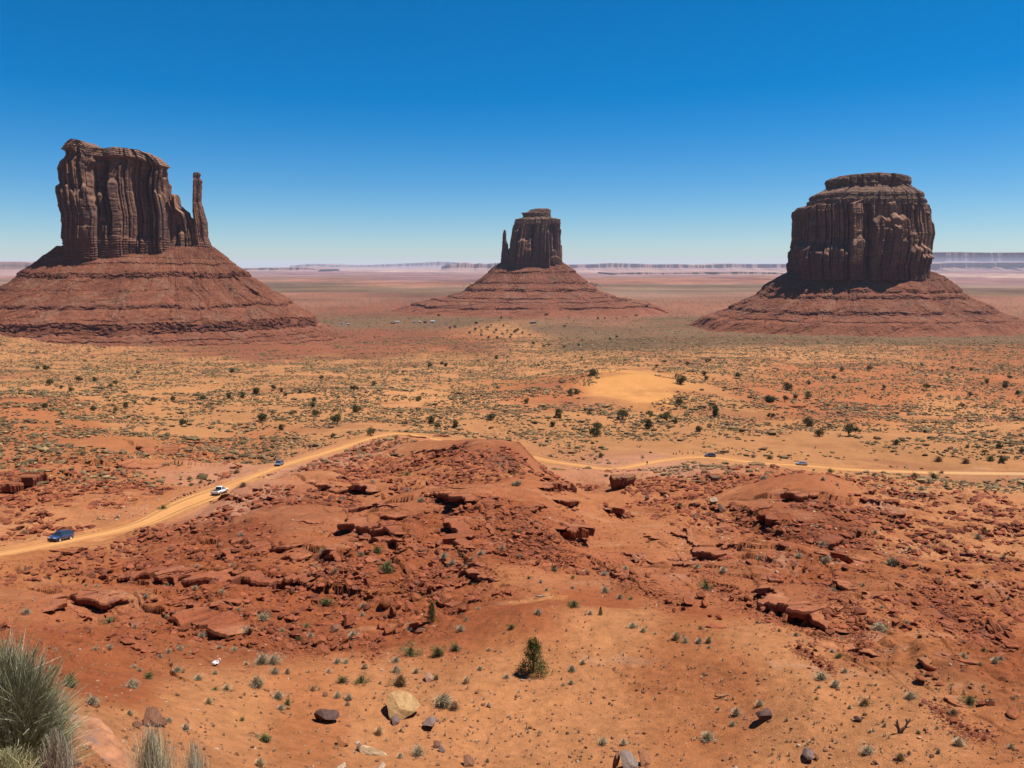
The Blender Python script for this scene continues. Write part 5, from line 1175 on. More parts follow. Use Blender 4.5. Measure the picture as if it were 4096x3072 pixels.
SHRUBS += F_([(580,390,50,G_),(105,505,40,S_),(430,570,26,G_),(460,645,28,S_),(375,670,22,G_),(245,605,24,S_),(785,640,45,S_),(855,490,22,S_),(860,420,28,S_),(1040,140,50,G_),(650,155,22,G_),(1240,580,42,S_),(1310,605,26,S_),(1220,760,64,G_),(1115,828,36,S_),(1430,775,55,G_),(1565,740,42,G_),(90,830,60,S_),(180,832,55,S_),(670,838,42,P_s),(730,845,28,S_),(875,878,36,D_),(190,915,38,S_),(285,920,35,D_),(600,915,30,P_s),(1115,905,38,S_),(1145,985,65,B_),(850,980,45,G_),(705,985,40,G_),(990,1005,20,D_),(480,1050,28,B_),(215,1100,45,S_),(285,1155,30,G_),(235,1195,30,S_),(670,1095,42,P_s),(755,1112,42,P_s),(1265,915,34,P_s),(1650,985,40,D_),(1955,960,26,S_),(1750,895,28,P_s),(1420,965,32,D_),(1470,1130,80,S_),(1555,1180,45,B_),(980,1365,52,D_),(1275,1530,55,S_),(1145,1560,35,P_s),(1150,1365,25,D_),(1820,1175,26,P_s),(1990,580,28,G_),(1605,595,38,S_),(1735,440,20,S_),(1645,525,18,S_),(1820,750,25,D_),(110,1430,42,G_),(75,1615,55,D_),(1480,1290,14,G_),(1810,1600,24,D_),(745,1165,22,S_),(1700,250,14,S_),(1560,90,22,S_),(1480,40,26,S_),(1690,60,16,S_),(1630,120,18,S_),(500,190,14,S_)],1000)
SHRUBS += F_([(560,405,45,G_),(290,470,32,S_),(685,475,26,S_),(410,150,24,G_),(655,168,18,G_),(555,203,18,G_),(790,178,24,S_),(800,300,38,S_),(915,352,28,S_),(995,365,20,G_),(1010,565,33,S_),(1090,608,24,S_),(1180,630,14,S_),(1340,650,48,D_),(1410,685,28,S_),(1515,685,38,P_s),(1590,680,38,D_),(1590,735,18,S_),(630,845,33,D_),(550,900,33,S_),(540,1005,24,S_),(482,1020,16,S_),(785,1450,40,S_),(940,1460,38,P_s),(1580,1405,58,S_),(1770,1320,30,S_),(1800,1225,52,P_s),(1660,1200,24,D_),(1980,1160,44,P_s),(300,1380,18,P_s),(215,1380,18,P_s),(1565,265,45,G_),(1525,590,20,G_),(1960,548,18,G_),(1110,440,14,S_),(1500,118,20,S_),(1700,150,34,P_s),(310,240,18,S_),(220,210,15,G_),(355,297,18,S_),(550,283,18,S_),(1970,60,20,S_),(150,40,20,S_)],2000)
SHRUBS += F_([(1000,580,74,S_),(550,950,55,S_),(660,1012,50,P_s),(630,765,24,S_),(680,800,30,G_),(730,910,34,P_s),(1225,1100,48,S_),(880,1150,48,B_),(965,1020,20,P_s),(970,925,18,B_),(1680,1140,52,G_),(1560,1225,38,B_),(1595,1450,58,P_s),(905,1510,58,S_),(1155,1570,42,B_),(1215,1540,24,D_),(1290,1385,20,G_),(1430,1350,18,S_),(1440,1530,28,D_),(1785,760,22,G_),(1870,830,42,P_s),(1920,820,25,S_),(1760,862,24,B_),(1635,800,28,S_),(670,225,20,G_),(645,300,20,S_),(1010,430,18,S_),(825,470,18,S_),(1095,90,42,G_),(600,60,24,S_),(375,40,24,S_),(1390,430,16,S_),(1535,485,14,S_),(355,640,24,S_),(230,610,18,B_),(1445,220,18,S_),(1975,365,18,S_),(765,1190,24,P_s),(530,1040,18,S_),(515,1120,20,D_),(285,1285,26,D_),(920,1375,22,D_),(1030,1330,24,P_s),(1995,1490,28,S_),(1785,1030,18,P_s),(1200,548,18,S_),(870,260,18,S_),(1300,130,14,S_),(1810,160,14,S_)],2996)
def C_(l, u0): return [(u0 + x / 1.8436, 1400 + y / 1.8436, r / 1.8436, k) for x, y, r, k in l]
SHRUBS += C_([(870,1230,16,S_),(1205,1160,30,G_),(1400,940,26,B_),(1480,970,22,B_),(1745,890,28,B_),(1795,985,30,B_),(1780,1355,24,S_),(175,1335,28,B_),(185,1620,22,B_),(1410,990,20,G_),(605,760,22,G_),(1265,1450,12,S_)],0)
SHRUBS += C_([(790,1265,34,S_),(690,1090,20,S_),(655,1105,14,S_),(1155,908,24,G_),(905,965,18,S_),(1160,1035,20,S_),(1970,980,26,S_),(1265,1100,26,S_),(480,1590,18,S_),(705,1280,20,S_),(545,1335,12,S_),(1120,1330,14,S_),(1430,1515,32,S_),(1700,1495,30,S_),(1860,1455,22,S_),(940,1470,40,G_),(1010,1600,55,G_),(1490,1570,32,S_),(1620,1590,28,S_),(1560,1500,28,S_),(540,1480,34,S_),(820,1500,24,S_)],1000)
SHRUBS += C_([(1325,1145,28,G_),(1430,1220,22,S_),(145,1335,16,S_),(280,1155,14,S_),(400,1620,24,G_),(635,1635,20,G_),(770,1640,24,S_),(925,1605,26,S_),(1455,1590,24,S_),(1645,1615,34,P_s),(1940,940,24,S_),(100,985,20,S_),(145,975,20,S_)],2000)
SHRUBS += C_([(545,1430,34,S_),(570,1540,34,S_),(370,1510,28,S_),(1060,1560,42,S_),(1360,925,38,G_),(600,890,24,G_),(925,915,26,B_),(1220,925,34,B_),(1270,1015,28,S_),(1455,1000,24,G_),(930,1340,20,S_),(1325,970,22,S_),(1690,1370,30,S_),(1880,1520,18,S_),(1185,1460,18,S_),(1325,1450,20,S_),(935,1000,14,S_),(650,990,18,S_),(545,950,20,S_),(110,940,26,S_),(30,780,20,B_),(150,790,24,B_),(1400,800,32,B_),(1600,815,34,B_),(1780,795,34,G_),(1420,900,20,B_)],2996)
SHRUBS = sorted(SHRUBS, key=lambda s: -s[2])
pp = cast([s[0] for s in SHRUBS], [min(3068, s[1] + .62 * s[2]) for s in SHRUBS])
for i, ((u, v, r_, k), p) in enumerate(zip(SHRUBS[:300], pp)):
    w = px_size(p, r_) * 1.22
    o = link("shrub", SHRUB[k][i % 4], None, (p[0], p[1], p[2] - .04 * w), (sh.normal(0, .08), sh.normal(0, .08), sh.uniform(0, 6.28)), (w, w, w * sh.uniform(.85, 1.15)))
    c = sh.uniform(.85, 1.15); o.color = (c * 1.04, c, c * .96, 1)
    if r_ > 11: label_later(o, LOOK[k], "shrub", u, v, "shrubs of the red slope")
    else: tag(o, {'sage': "small grey-green sagebrush tuft among the red rocks", 'green': "small dark green tuft among the red rocks", 'dry': "small tan tuft of dry grass on the sand", 'brown': "small brown shrub on the sand near the dirt road", 'pale': "small pale straw tuft on the sand"}[k], "shrub", f"small {k} tufts")

# junipers
def juniper_parts(seed, shape, nleaf, size, ncl=26):
    r = np.random.default_rng(seed)
    if shape == 'cone':
        hgt = r.random(ncl) ** 1.1; rad = (1 - hgt) ** .5 * .44 * r.uniform(.45, 1.08, ncl); a = r.uniform(0, 6.28, ncl)
        cen = np.stack([np.cos(a) * rad, np.sin(a) * rad, .07 + hgt * .9], 1); cr = .06 + .11 * (1 - hgt)
    elif shape == 'ball':
        d = r.normal(0, 1, (ncl, 3)); d /= np.linalg.norm(d, axis=1)[:, None]; q = r.uniform(.55, 1.0, ncl)[:, None]
        cen = d * q * [.50, .50, .38] + [0, 0, .46]; cr = np.full(ncl, .21)
    else:                                           # flat spreading crown on a bare stem
        d = r.normal(0, 1, (ncl, 3)); d /= np.linalg.norm(d, axis=1)[:, None]; q = r.uniform(.5, 1.0, ncl)[:, None]
        cen = d * q * [.58, .58, .28] + [0, 0, .62]; cr = np.full(ncl, .19)
    crown = leaves(r, nleaf, cen, cr, size, ((.075, .085, .028), (.115, .12, .04), (.06, .07, .026), (.19, .17, .06)))
    tr = [tube([(0, 0, -.05), (.02, .01, .2), (.0, .03, .45), (.03, 0, .7)], [.055, .045, .03, .012], 7, (.17, .12, .09))]
    for k in range(7):
        c = cen[int(r.integers(0, ncl))]; z0 = r.uniform(.08, .35); tr.append(tube([(0, .01, z0), (c[0] * .5, c[1] * .5, z0 + .4 * (c[2] - z0)), tuple(c)], [.028, .018, .006], 5, (.20, .15, .12)))
    t = join(tr); crown[0][:, 2] = np.maximum(crown[0][:, 2], .0)
    return mesh_from("crown", *crown[:2], M_PLANT, False, crown[2]), mesh_from("trunk", *t[:2], M_BARK, False, t[2])
JUN = [juniper_parts(1200 + i, ('ball', 'flat', 'ball', 'ball', 'flat', 'ball')[i], 900, .052, (9, 12, 14, 10, 9, 16)[i]) for i in range(6)]
def dead_me(seed, name="dead_bush", levels=3, fan=4, cols=(.23, .17, .13)):
    r = np.random.default_rng(seed); parts = []
    def grow(p, d, L, rad, lv):
        q = p + d * L * .5 + r.normal(0, .05, 3) * L; e = p + d * L + r.normal(0, .10, 3) * L
        parts.append(tube([p, q, e], [rad, rad * .8, rad * .55], 5, np.array(cols) * r.uniform(.8, 1.2)))
        if lv:
            for _ in range(fan):
                nd = d + r.normal(0, .62, 3); nd[2] = abs(nd[2]) * .8 + .1; nd /= np.linalg.norm(nd); grow(e if r.random() < .6 else q, nd, L * r.uniform(.55, .85), rad * .58, lv - 1)
    for _ in range(3):
        d = r.normal(0, .6, 3); d[2] = 1; d /= np.linalg.norm(d); grow(np.array([0, 0, -.03]), d, .34, .035, levels)
    V, Fc, Cc = join(parts); return mesh_from(name, V, Fc, M_BARK, False, Cc)
DEAD = [dead_me(1300 + i) for i in range(3)]
def Jc(l, u0, s=1.8436, v0=1400): return [(u0 + t[0] / s, v0 + t[1] / s, (t[2] if len(t) > 2 else 44) / s, t[3] if len(t) > 3 else 'j') for t in l]
JL = Jc([(370,233,58),(580,220,48),(705,212,50),(525,288,46),(818,260,34),(850,235,38),(455,270,30),(280,130,30),(338,128,50),(1720,150,50),(1495,347,62),(1690,335,60),(1783,335,46),(1893,303,56),(1135,360,44),(1280,355,50),(993,388,36),(850,432,40),(340,408,50),(265,428,46),(690,428,44),(935,405,50),(1355,525,70),(1930,500,66),(845,465,34),(620,755,34),(1360,470,44,'d'),(1495,500,40,'d')],0)
JL += Jc([(1327,110,40),(1415,97,32),(1440,105,40),(532,205,48),(907,250,42),(767,285,52),(170,277,50),(228,293,44),(260,325,32),(370,305,36),(48,305,60),(468,362,46),(466,402,58),(1243,357,46),(1367,403,36),(787,428,80),(318,465,50),(485,460,64),(1780,485,72),(645,508,96),(1328,515,64),(1508,545,70),(1137,545,42),(1385,565,40),(238,568,58),(562,548,80,'d'),(755,520,52,'d'),(615,628,50),(722,628,60,'d'),(888,600,70),(88,500,60),(160,462,34),(1820,50,40),(1085,158,22),(1130,160,20)],1000)
JL += Jc([(685,163,60),(605,60,26),(520,315,52),(568,303,56),(195,375,48),(440,468,80),(655,460,40),(393,543,54),(905,475,84),(720,555,76),(700,605,90),(1103,470,56),(1080,545,84),(1230,492,100),(1290,522,50),(1322,382,58),(1580,448,94),(1468,578,60),(1330,213,94),(1505,170,42),(1525,203,38),(1645,168,60,'d'),(1755,178,52),(1990,358,80),(1700,520,100,'d'),(880,570,72,'d'),(1385,105,36),(1535,80,34),(1210,85,32),(1158,118,30),(500,690,70,'d'),(1045,775,70,'d'),(745,775,44),(285,110,24),(550,665,44,'d'),(1020,700,50,'d'),(1580,690,46,'d'),(1680,738,50,'d')],2000)
JL += Jc([(682,140,42),(885,130,44),(625,200,34),(440,240,36),(285,265,80),(990,275,36),(1305,275,50),(1755,225,44),(1640,140,32),(1505,128,32),(1880,255,60),(1925,205,34),(155,360,74),(262,362,52),(345,338,48),(432,335,56),(1625,330,44),(1570,410,40),(160,485,60),(435,525,86),(520,608,70),(735,592,104),(660,612,70,'d'),(1080,672,60),(1020,700,56,'d'),(1130,708,60,'d'),(1605,708,34),(1850,700,58),(1868,805,60),(1740,755,46),(1270,108,26),(1735,1330,46),(1985,310,44),(2010,740,44),(130,712,44,'d'),(490,712,40,'d'),(820,600,40),(1350,150,20)],2996)
jr = np.random.default_rng(31)
clus = [(1900,1315),(1925,1322),(1950,1310),(1975,1330),(1985,1318),(2010,1335),(2030,1322),(2045,1338),(2060,1325),(1925,1340),(1955,1348),(1990,1352),(2070,1318),(2015,1302),(1880,1330),(1965,1300),(2040,1350),(2090,1330),(2120,1340),(2175,1385),(2195,1380),(2255,1388),(2315,1378),(2440,1355),(2465,1348),(2135,1375),(1820,1306),(1800,1310),(1905,1290),(2005,1270),(2185,1260),(2390,1272),(2545,1262),(2420,1272),(2260,1305),(1755,1260)]
JL += [(u, v, 10 + 5 * jr.random(), 'j') for u, v in clus]
JP = cast([j[0] for j in JL], [j[1] + .40 * j[2] for j in JL])
for i, ((u, v, w, k), p) in enumerate(zip(JL, JP)):
    wm = px_size(p, w)
    if k == 'd':
        o = link("dead_bush", DEAD[i % 3], None, p, (0, 0, jr.uniform(0, 6.28)), (wm * .62,) * 3); o.color = (1, 1, 1, 1)
        label_later(o, "leafless grey bush", "dead bush", u, v, "leafless bushes near the road"); continue
    vi = int(jr.integers(0, 6))
    if w > 84 / 1.8436: vi = 1 if (u > 3300) else vi
    e = empty("juniper_tree", p, jr.uniform(0, 6.28)); hz = jr.uniform(.80, 1.05)
    for me, nm_ in ((JUN[vi][0], "crown"), (JUN[vi][1], "trunk")):
        c = link(nm_, me, e, None, None, (wm * .86 * jr.uniform(.85, 1.2), wm * .86, wm * hz * .92)); t = jr.uniform(.8, 1.2); c.color = (t * jr.uniform(.95, 1.25), t, t * .95, 1)
    if w > 25: label_later(e, "dark green juniper", "juniper", u, v, "junipers of the valley")
    elif v < 1400 and 1860 < u < 2140: tag(e, "tiny dark juniper in the far clump below the small spired butte", "juniper", "far clump of junipers")
    elif u < 1100: tag(e, "small dark juniper on the scrubland below the broad butte", "juniper", "small junipers below the broad butte")
    elif u < 2300: tag(e, "small dark juniper on the golden scrub plain left of the dune", "juniper", "small junipers left of the dune")
    else: tag(e, "small dark juniper on the scrub plain right of the dune", "juniper", "small junipers right of the dune")
# the cone-shaped juniper of the foreground and the sapling
def hero_juniper(u, v, hpx, seed, label, ratio=1.0):
    p = cast([u], [v])[0]; h = px_size(p, hpx) * 1.04
    cr, tr_ = juniper_parts(seed, 'cone', 6500, .017, 70); e = empty("juniper_tree", p)
    for me, nm_ in ((cr, "crown"), (tr_, "trunk")):
        c = link(nm_, me, e, None, None, (h * ratio, h * ratio, h)); c.color = (1.15, 1.15, .9, 1)
    tag(e, label, "juniper", "junipers of the valley")
hero_juniper(2132, 2690, 142, 1401, "cone-shaped bright green juniper alone on the foreground sand", .82)
hero_juniper(1728, 2492, 84, 1402, "slim grey-green sapling juniper at the edge of the middle rubble", .55)
hero_juniper(2402, 2460, 34, 1403, "tiny upright juniper sapling behind the cone-shaped juniper", .5)

# low scrub of the valley: past counting
def scrub():
    r = np.random.default_rng(61); pts = []
    def add(n_, d0, d1, dens):
        d = np.sqrt(r.uniform(d0 ** 2, d1 ** 2, n_)); a = r.uniform(-.66, .66, n_); x, y = d * np.sin(a), d * np.cos(a)
        w = fbm(x / 45, y / 45, 4, 71) * 1.35 + fbm(x / 9, y / 9, 2, 72) * .5 + dens + r.normal(0, .18, n_)
        u, v = project(x, y, ground(x, y))
        dune = np.exp(-((u - 2540) / 170) ** 2 - ((v - 1555) / 60) ** 2) * 3 + np.exp(-((u - 3150) / 420) ** 2 - ((v - 1770) / 45) ** 2) * .8 + np.exp(-((u - 3700) / 500) ** 2 - ((v - 1860) / 26) ** 2) * .7
        dune = dune + np.exp(-((u - 1100) / 520) ** 2 - ((v - 1385) / 42) ** 2) * .75
        keep = (w - dune) > 0
        keep &= bilin(road_mask, az, ld, a, np.log(d)) < .35
        bias = (v > 1740) & (d < 420) & (u > 1300) & (u < 4100); keep &= ~(bias & (r.random(n_) < .55))
        pts.append(np.stack([x[keep], y[keep]], 1))
    add(21000, 240, 420, .08); add(38000, 420, 650, .22); add(56000, 650, 1000, .24); add(60000, 1000, 1600, .24); add(26000, 1600, 2600, .15)
    Q = np.vstack(pts); z = ground(Q[:, 0], Q[:, 1]); d = np.hypot(Q[:, 0], Q[:, 1]); n_ = len(Q)
    import bmesh
    bm = bmesh.new(); bmesh.ops.create_icosphere(bm, subdivisions=1, radius=1); iv = np.array([v.co[:] for v in bm.verts]); bm.faces.ensure_lookup_table(); fi = np.array([[v.index for v in f.verts] for f in bm.faces]); bm.free()
    oc_ = (np.array([(1,0,0),(-1,0,0),(0,1,0),(0,-1,0),(0,0,1),(0,0,-1)], float), np.array([(0,2,4),(2,1,4),(1,3,4),(3,0,4),(2,0,5),(1,2,5),(3,1,5),(0,3,5)]))
    s = np.clip(.38 * np.exp(r.normal(0, .48, n_)), .14, 1.3) * (1 + .5 * (r.random(n_) < .12)) * np.clip(.85 + d / 1600, 1, 2.0)
    cs_ = np.array(((.19, .128, .058), (.145, .102, .044), (.25, .168, .08), (.27, .145, .07), (.17, .10, .048), (.42, .27, .12))) * 1.1
    VA, FA, CA, b_ = [], [], [], 0
    for (bv, bf), sel in (((iv, fi), d < 650), (oc_, d >= 650)):
        m_ = int(sel.sum()); V = bv[None] * r.uniform(.55, 1.4, (m_, len(bv), 1)); V[..., 2] = V[..., 2] * .62 + .36
        V = V * s[sel][:, None, None]; V[..., 0] *= r.uniform(.8, 1.6, m_)[:, None]; V[..., 0] += Q[sel, 0:1]; V[..., 1] += Q[sel, 1:2]; V[..., 2] += z[sel][:, None]
        VA.append(V.reshape(-1, 3)); CA.append((cs_[r.integers(0, 6, m_)][:, None] * r.uniform(.6, 1.15, (m_, len(bv), 1))).reshape(-1, 3)); FA.append((bf[None] + b_ + np.arange(m_)[:, None, None] * len(bv)).reshape(-1, 3)); b_ += m_ * len(bv)
    o = link("scrub", mesh_from("scrub", np.vstack(VA), np.vstack(FA), M_PLANT, False, np.vstack(CA))); o['kind'] = 'stuff'
    print("scrub", n_)
scrub()
# small tufts of the near slopes: past counting
def tufts():
    r = np.random.default_rng(62); parts_ = []; base = []
    vs = [join([blades(np.random.default_rng(1500 + i), 26, .15, .9, .9, .05, 1, 0, .4, (GREYG, DRY, BRN, GREYG)[i])]) for i in range(4)]
    m = 3600; Q = np.stack([r.uniform(-50, 4150, m), r.uniform(1850, 3060, m)], 1); w = fbm(Q[:, 0] / 160, Q[:, 1] / 110, 3, 9) + r.normal(0, .3, m); Q = Q[w > .05]
    pp = cast(Q[:, 0], Q[:, 1]); VV, FF, CC, b = [], [], [], 0
    for i, p in enumerate(pp):
        V, Fc, Cc = vs[i % 4]; s = r.uniform(.10, .28) * np.clip(p[1] / 110, 1, 2.2) * (1 if p[1] > 40 else .6); a = r.uniform(0, 6.28)
        M = np.array([[math.cos(a), -math.sin(a), 0], [math.sin(a), math.cos(a), 0], [0, 0, 1]])
        VV.append((V * s) @ M.T + p); FF.append(Fc + b); b += len(V); CC.append(Cc * r.uniform(.8, 1.2))
    o = link("grass", mesh_from("grass", np.vstack(VV), np.vstack(FF), M_PLANT, False, np.vstack(CC))); o['kind'] = 'stuff'
tufts()

# the plants at the camera's feet
def near_plants():
    r = np.random.default_rng(63)
    def gz(x, y): return float(ground(x, y))
    def root(u, v, d):
        a, b, c = ray(u, v); h = math.hypot(a, b); x, y = a / h * d, b / h * d; return np.array([x, y, gz(x, y)]), c / h * d
    def fan(n, H, W, q0, q1, L, wid, cols):
        # stems that leave an inner dome and reach up and outwards
        th = r.uniform(0, 2 * np.pi, n); ph = np.arccos(r.uniform(-.05, 1, n)); q = r.uniform(q0, q1, n)[:, None]
        rd_ = np.stack([np.sin(ph) * np.cos(th), np.sin(ph) * np.sin(th), np.cos(ph)], 1); lump = 1 + .16 * np.sin(3 * th + 1) * np.sin(2.3 * ph) + .10 * np.sin(7 * th)
        p0 = rd_ * np.array([W * .80, W * .80, H * .80]) * q * lump[:, None]
        d = .62 * rd_ + np.array([0, 0, .55]) + r.normal(0, .30, (n, 3)); d /= np.linalg.norm(d, axis=1)[:, None]; Ls = L * H * r.uniform(.5, 1.3, n)[:, None]
        sd = np.cross(d, r.normal(0, 1, (n, 3))); sd /= np.linalg.norm(sd, axis=1)[:, None]; bend = r.normal(0, .10, (n, 3)) * Ls; V = np.zeros((n, 3, 2, 3))
        for j, t in enumerate((0, .5, 1)):
            c = p0 + d * Ls * t + bend * (t * (1 - t) * 4 * .5); w = (wid * (1 - .7 * t) * r.uniform(.6, 1.4, n))[:, None]; V[:, j, 0] = c - sd * w; V[:, j, 1] = c + sd * w
        idx = np.arange(n)[:, None] * 6 + np.arange(2)[None] * 2; cc = np.array(cols)[r.integers(0, len(cols), n)] * r.uniform(.75, 1.25, (n, 1))
        return V.reshape(-1, 3), np.stack([idx, idx + 1, idx + 3, idx + 2], -1).reshape(-1, 4), np.repeat(cc, 6, 0)
    # tall broom bush
    p, _ = root(60, 2990, 9.3); top = root(60, 2560, 9.3)[1]; H = top - p[2]; W = px_size(p, 158)
    e = empty("broom_bush", p)
    g = join([fan(9500, H, W, .62, .95, .30, .0030, ((.36, .36, .18), (.44, .42, .23), (.28, .28, .13), (.36, .35, .18), (.58, .52, .34), (.72, .65, .46))),
              fan(3000, H, W, .25, .7, .36, .0034, ((.34, .33, .17), (.46, .42, .25), (.56, .47, .33)))])
    link("green_stems", mesh_from("green_stems", *g[:2], M_PLANT, False, g[2]), e).color = (1, 1, 1, 1)
    t = blades(r, 1300, .15, H * .5, W * .95, .0045, 3, .0, .25, ((.42, .34, .27), (.52, .44, .36), (.28, .20, .14)), .3, .3)
    link("dry_twigs", mesh_from("dry_twigs", *t[:2], M_PLANT, False, t[2]), e).color = (1, 1, 1, 1)
    tag(e, "tall green broom bush with fine fanning stems, cut by the left edge of the frame", "bush")
    def tuft(name, u, vb, vt, wpx, d, n_, cols, label, cat, wid=.0035, up=.6):
        p, _ = root(u, vb, d); H = root(u, vt, d)[1] - p[2]; W = px_size(p, wpx)
        g = blades(r, n_, W * .28, H, W, wid, 3, .02, up, cols, .25, .15)
        o = link(name, mesh_from(name, *g[:2], M_PLANT, False, g[2]), None, p); o.color = (1, 1, 1, 1); tag(o, label, cat)
    tuft("grass_clump", 620, 3150, 2925, 210, 8.2, 1300, ((.74, .70, .48), (.62, .62, .42), (.82, .74, .50), (.74, .62, .34)), "pale straw-green grass clump with tall seed stalks at the low edge of the frame", "grass", .0036, .72)
    tuft("grass_clump", 780, 3160, 2985, 150, 8.0, 700, ((.74, .70, .48), (.64, .64, .46), (.82, .74, .5)), "low pale grass clump right of the taller straw-green one", "grass", .0034, .6)
    tuft("dry_bush", 235, 3085, 2925, 115, 8.6, 1500, ((.66, .54, .38), (.56, .45, .30), (.76, .66, .48), (.46, .38, .27)), "dry tan twiggy bush between the broom bush and the straw-green grass", "bush", .0034, .45)
    tuft("low_bush", 40, 3140, 2995, 150, 7.6, 1300, ((.44, .40, .19), (.54, .46, .22), (.34, .31, .14), (.62, .50, .25)), "low yellow-green bush in the bottom left corner", "bush", .0036, .4)
near_plants()

# dead wood
def dead_tree():
    p = cast([3600], [2932])[0]; k = px_size(p, 1.0); parts_ = []
    def br(pts, r0, r1): P = resample(smooth_line(np.array(pts, float), 2), 3.0); P = P + np.random.default_rng(len(parts_)).normal(0, .5, P.shape); parts_.append(tube(P * k, np.linspace(r0, r1, len(P)) * k, 8, (.15, .085, .065)))
    br([(0,0,-3),(-2,1,10),(-8,2,22),(-14,0,40),(-16,-2,58)],9,2.2); br([(0,0,2),(8,-2,16),(18,0,24),(26,2,40),(34,0,50),(40,2,58)],7.5,1.6)
    br([(26,2,40),(24,3,52),(22,3,62)],2.6,1); br([(-8,2,22),(-20,4,30),(-28,4,34)],3,1); br([(18,0,24),(30,-3,26),(40,-4,32)],3,1); br([(-14,0,40),(-22,1,50),(-24,1,56)],2.2,.8); br([(34,0,50),(46,0,54),(54,1,58)],1.8,.7); br([(0,0,0),(-14,-6,2),(-34,-8,4)],3,1); br([(0,0,0),(16,-8,0),(34,-14,-2)],3.2,1)
    V, Fc, Cc = join(parts_); o = link("dead_tree", mesh_from("dead_tree", V, Fc, M_BARK, True, Cc), None, p); o.color = (1, 1, 1, 1)
    tag(o, "bare dead tree stump with twisted forked branches on the right foreground sand", "dead tree")
dead_tree()
def log(u, v, length_px, rad_px, rz, seed, label, col, knots=4):
    p = cast([u], [v])[0]; k = px_size(p, 1.0); r = np.random.default_rng(seed); L = length_px * k; s = np.linspace(-.5, .5, 30)
    P = np.stack([s * L, .03 * L * np.sin(s * 7 + 1) + .01 * L * np.sin(s * 23), 0 * s + rad_px * k * .7 + .01 * L * np.sin(s * 9)], 1)
    rad = rad_px * k * (1.05 - .5 * (s + .5)) * (1 + .18 * fbm(s * 9, 0 * s, 2, seed)); parts_ = [tube(P, rad, 10, col)]
    for _ in range(knots):
        i = int(r.integers(3, 26)); d = np.array([r.normal(0, .5), r.normal(0, 1), abs(r.normal(.6, .4))]); d /= np.linalg.norm(d); parts_.append(tube([P[i], P[i] + d * L * .07, P[i] + d * L * .13], [rad[i] * .45, rad[i] * .3, rad[i] * .12], 6, np.array(col) * .9))
    V, Fc, Cc = join(parts_); V += (.12 * rad_px * k * fbm(V[:, 0] * 3 / L, V[:, 1] * 22 / L, 3, seed))[:, None] * [0, 1, 1]; Cc = Cc * (1 + .3 * fbm(V[:, 0] * 9 / L, V[:, 1] * 50 / L, 3, seed))[:, None]
    o = link("fallen_log", mesh_from("fallen_log", V, Fc, M_BARK, True, Cc), None, p, (0, R(7), rz)); o.color = (1, 1, 1, 1); tag(o, label, "log")
def long_log():
    p = cast([1496], [3016])[0]; k = px_size(p, 1.0); P, Fc = rock_mesh("fallen_log", 941, 4, 1.0, 9, .03, (1, .17, .15)); P = P * (k * 78)
    P[:, 2] += .05 * k * 78 * np.sin(P[:, 0] / (k * 78) * 3); P[:, 1:] *= (1.15 - .35 * P[:, :1] / (k * 78)); P[:, 1:] += (k * 2.2 * fbm(P[:, 0] / (k * 14), P[:, 2] / (k * 7), 4, 6))[:, None]
    c = np.array((.56, .38, .22))[None] * (1 + .35 * fbm(P[:, 0] / (k * 30), P[:, 1] / (k * 4) + P[:, 2] / (k * 4), 4, 7))[:, None]; c = lerp(c, np.array((.16, .09, .06)), sstep(-.62, -.85, P[:, 0] / (k * 78))[:, None])
    o = link("fallen_log", mesh_from("fallen_log", P, Fc, M_ROCK, False, c), None, (p[0], p[1], p[2] + k * 9), (0, R(8), -.28)); tag(o, "pale weathered log lying on the foreground sand below the orange-brown boulder", "log")
long_log()
log(2170, 2388, 62, 4, .12, 5, "fallen grey branch lying on the pale crest behind the cone-shaped juniper", (.30, .24, .19), 6)
log(2900, 2785, 92, 5, .28, 6, "thin broken row of wood lying left above the dark brown boulder", (.34, .17, .09), 2)
# ------------------------------------------------------------------ vehicles
def car_paint(name, col, metal=0.3):
    m, nt, bs = new_mat(name); bs.inputs['Base Color'].default_value = (*col, 1); bs.inputs['Metallic'].default_value = metal
    bs.inputs['Roughness'].default_value = 0.28; bs.inputs['Specular IOR Level'].default_value = 0.5; bs.inputs['Coat Weight'].default_value = 0.6; bs.inputs['Coat Roughness'].default_value = 0.08
    n = noise_node(nt, 1.5, 5, .6, scaled_vec(nt, (1, 1, 3))); tc = ramp_node(nt, n.outputs[0], [(.45, 0.0), (.8, .28)])
    nt.links.new(mix_node(nt, tc.outputs[0], col, (.45, .26, .14)), bs.inputs['Base Color']); return m
M_GLASS = simple_mat("car_glass", (.012, .014, .017), .06, 0, .8); M_TYRE = simple_mat("tyre_rubber", (.03, .026, .024), .85); M_RIM = simple_mat("alloy_rim", (.55, .54, .53), .35, .8, .5)
M_TRIM = simple_mat("black_trim", (.025, .025, .027), .6); M_LAMP = simple_mat("lamp_lens", (.75, .78, .80), .12, .2, .7); M_RED = simple_mat("red_lens", (.35, .02, .015), .25, 0, .5); M_PLATE = simple_mat("plate", (.7, .7, .66), .5)
def loft_sections(secs):
    """secs: list of equal-length rings (n,3); capped."""
    V = np.vstack(secs); n_ = len(secs[0]); Fq = grid_faces(len(secs), n_, True)
    c0 = len(V); V = np.vstack([V, secs[0].mean(0)[None], secs[-1].mean(0)[None]])
    i = np.arange(n_); t0 = np.stack([(i + 1) % n_, i, np.full(n_, c0)], 1); b = (len(secs) - 1) * n_; t1 = np.stack([b + i, b + (i + 1) % n_, np.full(n_, c0 + 1)], 1)
    return V, Fq, np.vstack([t0, t1])
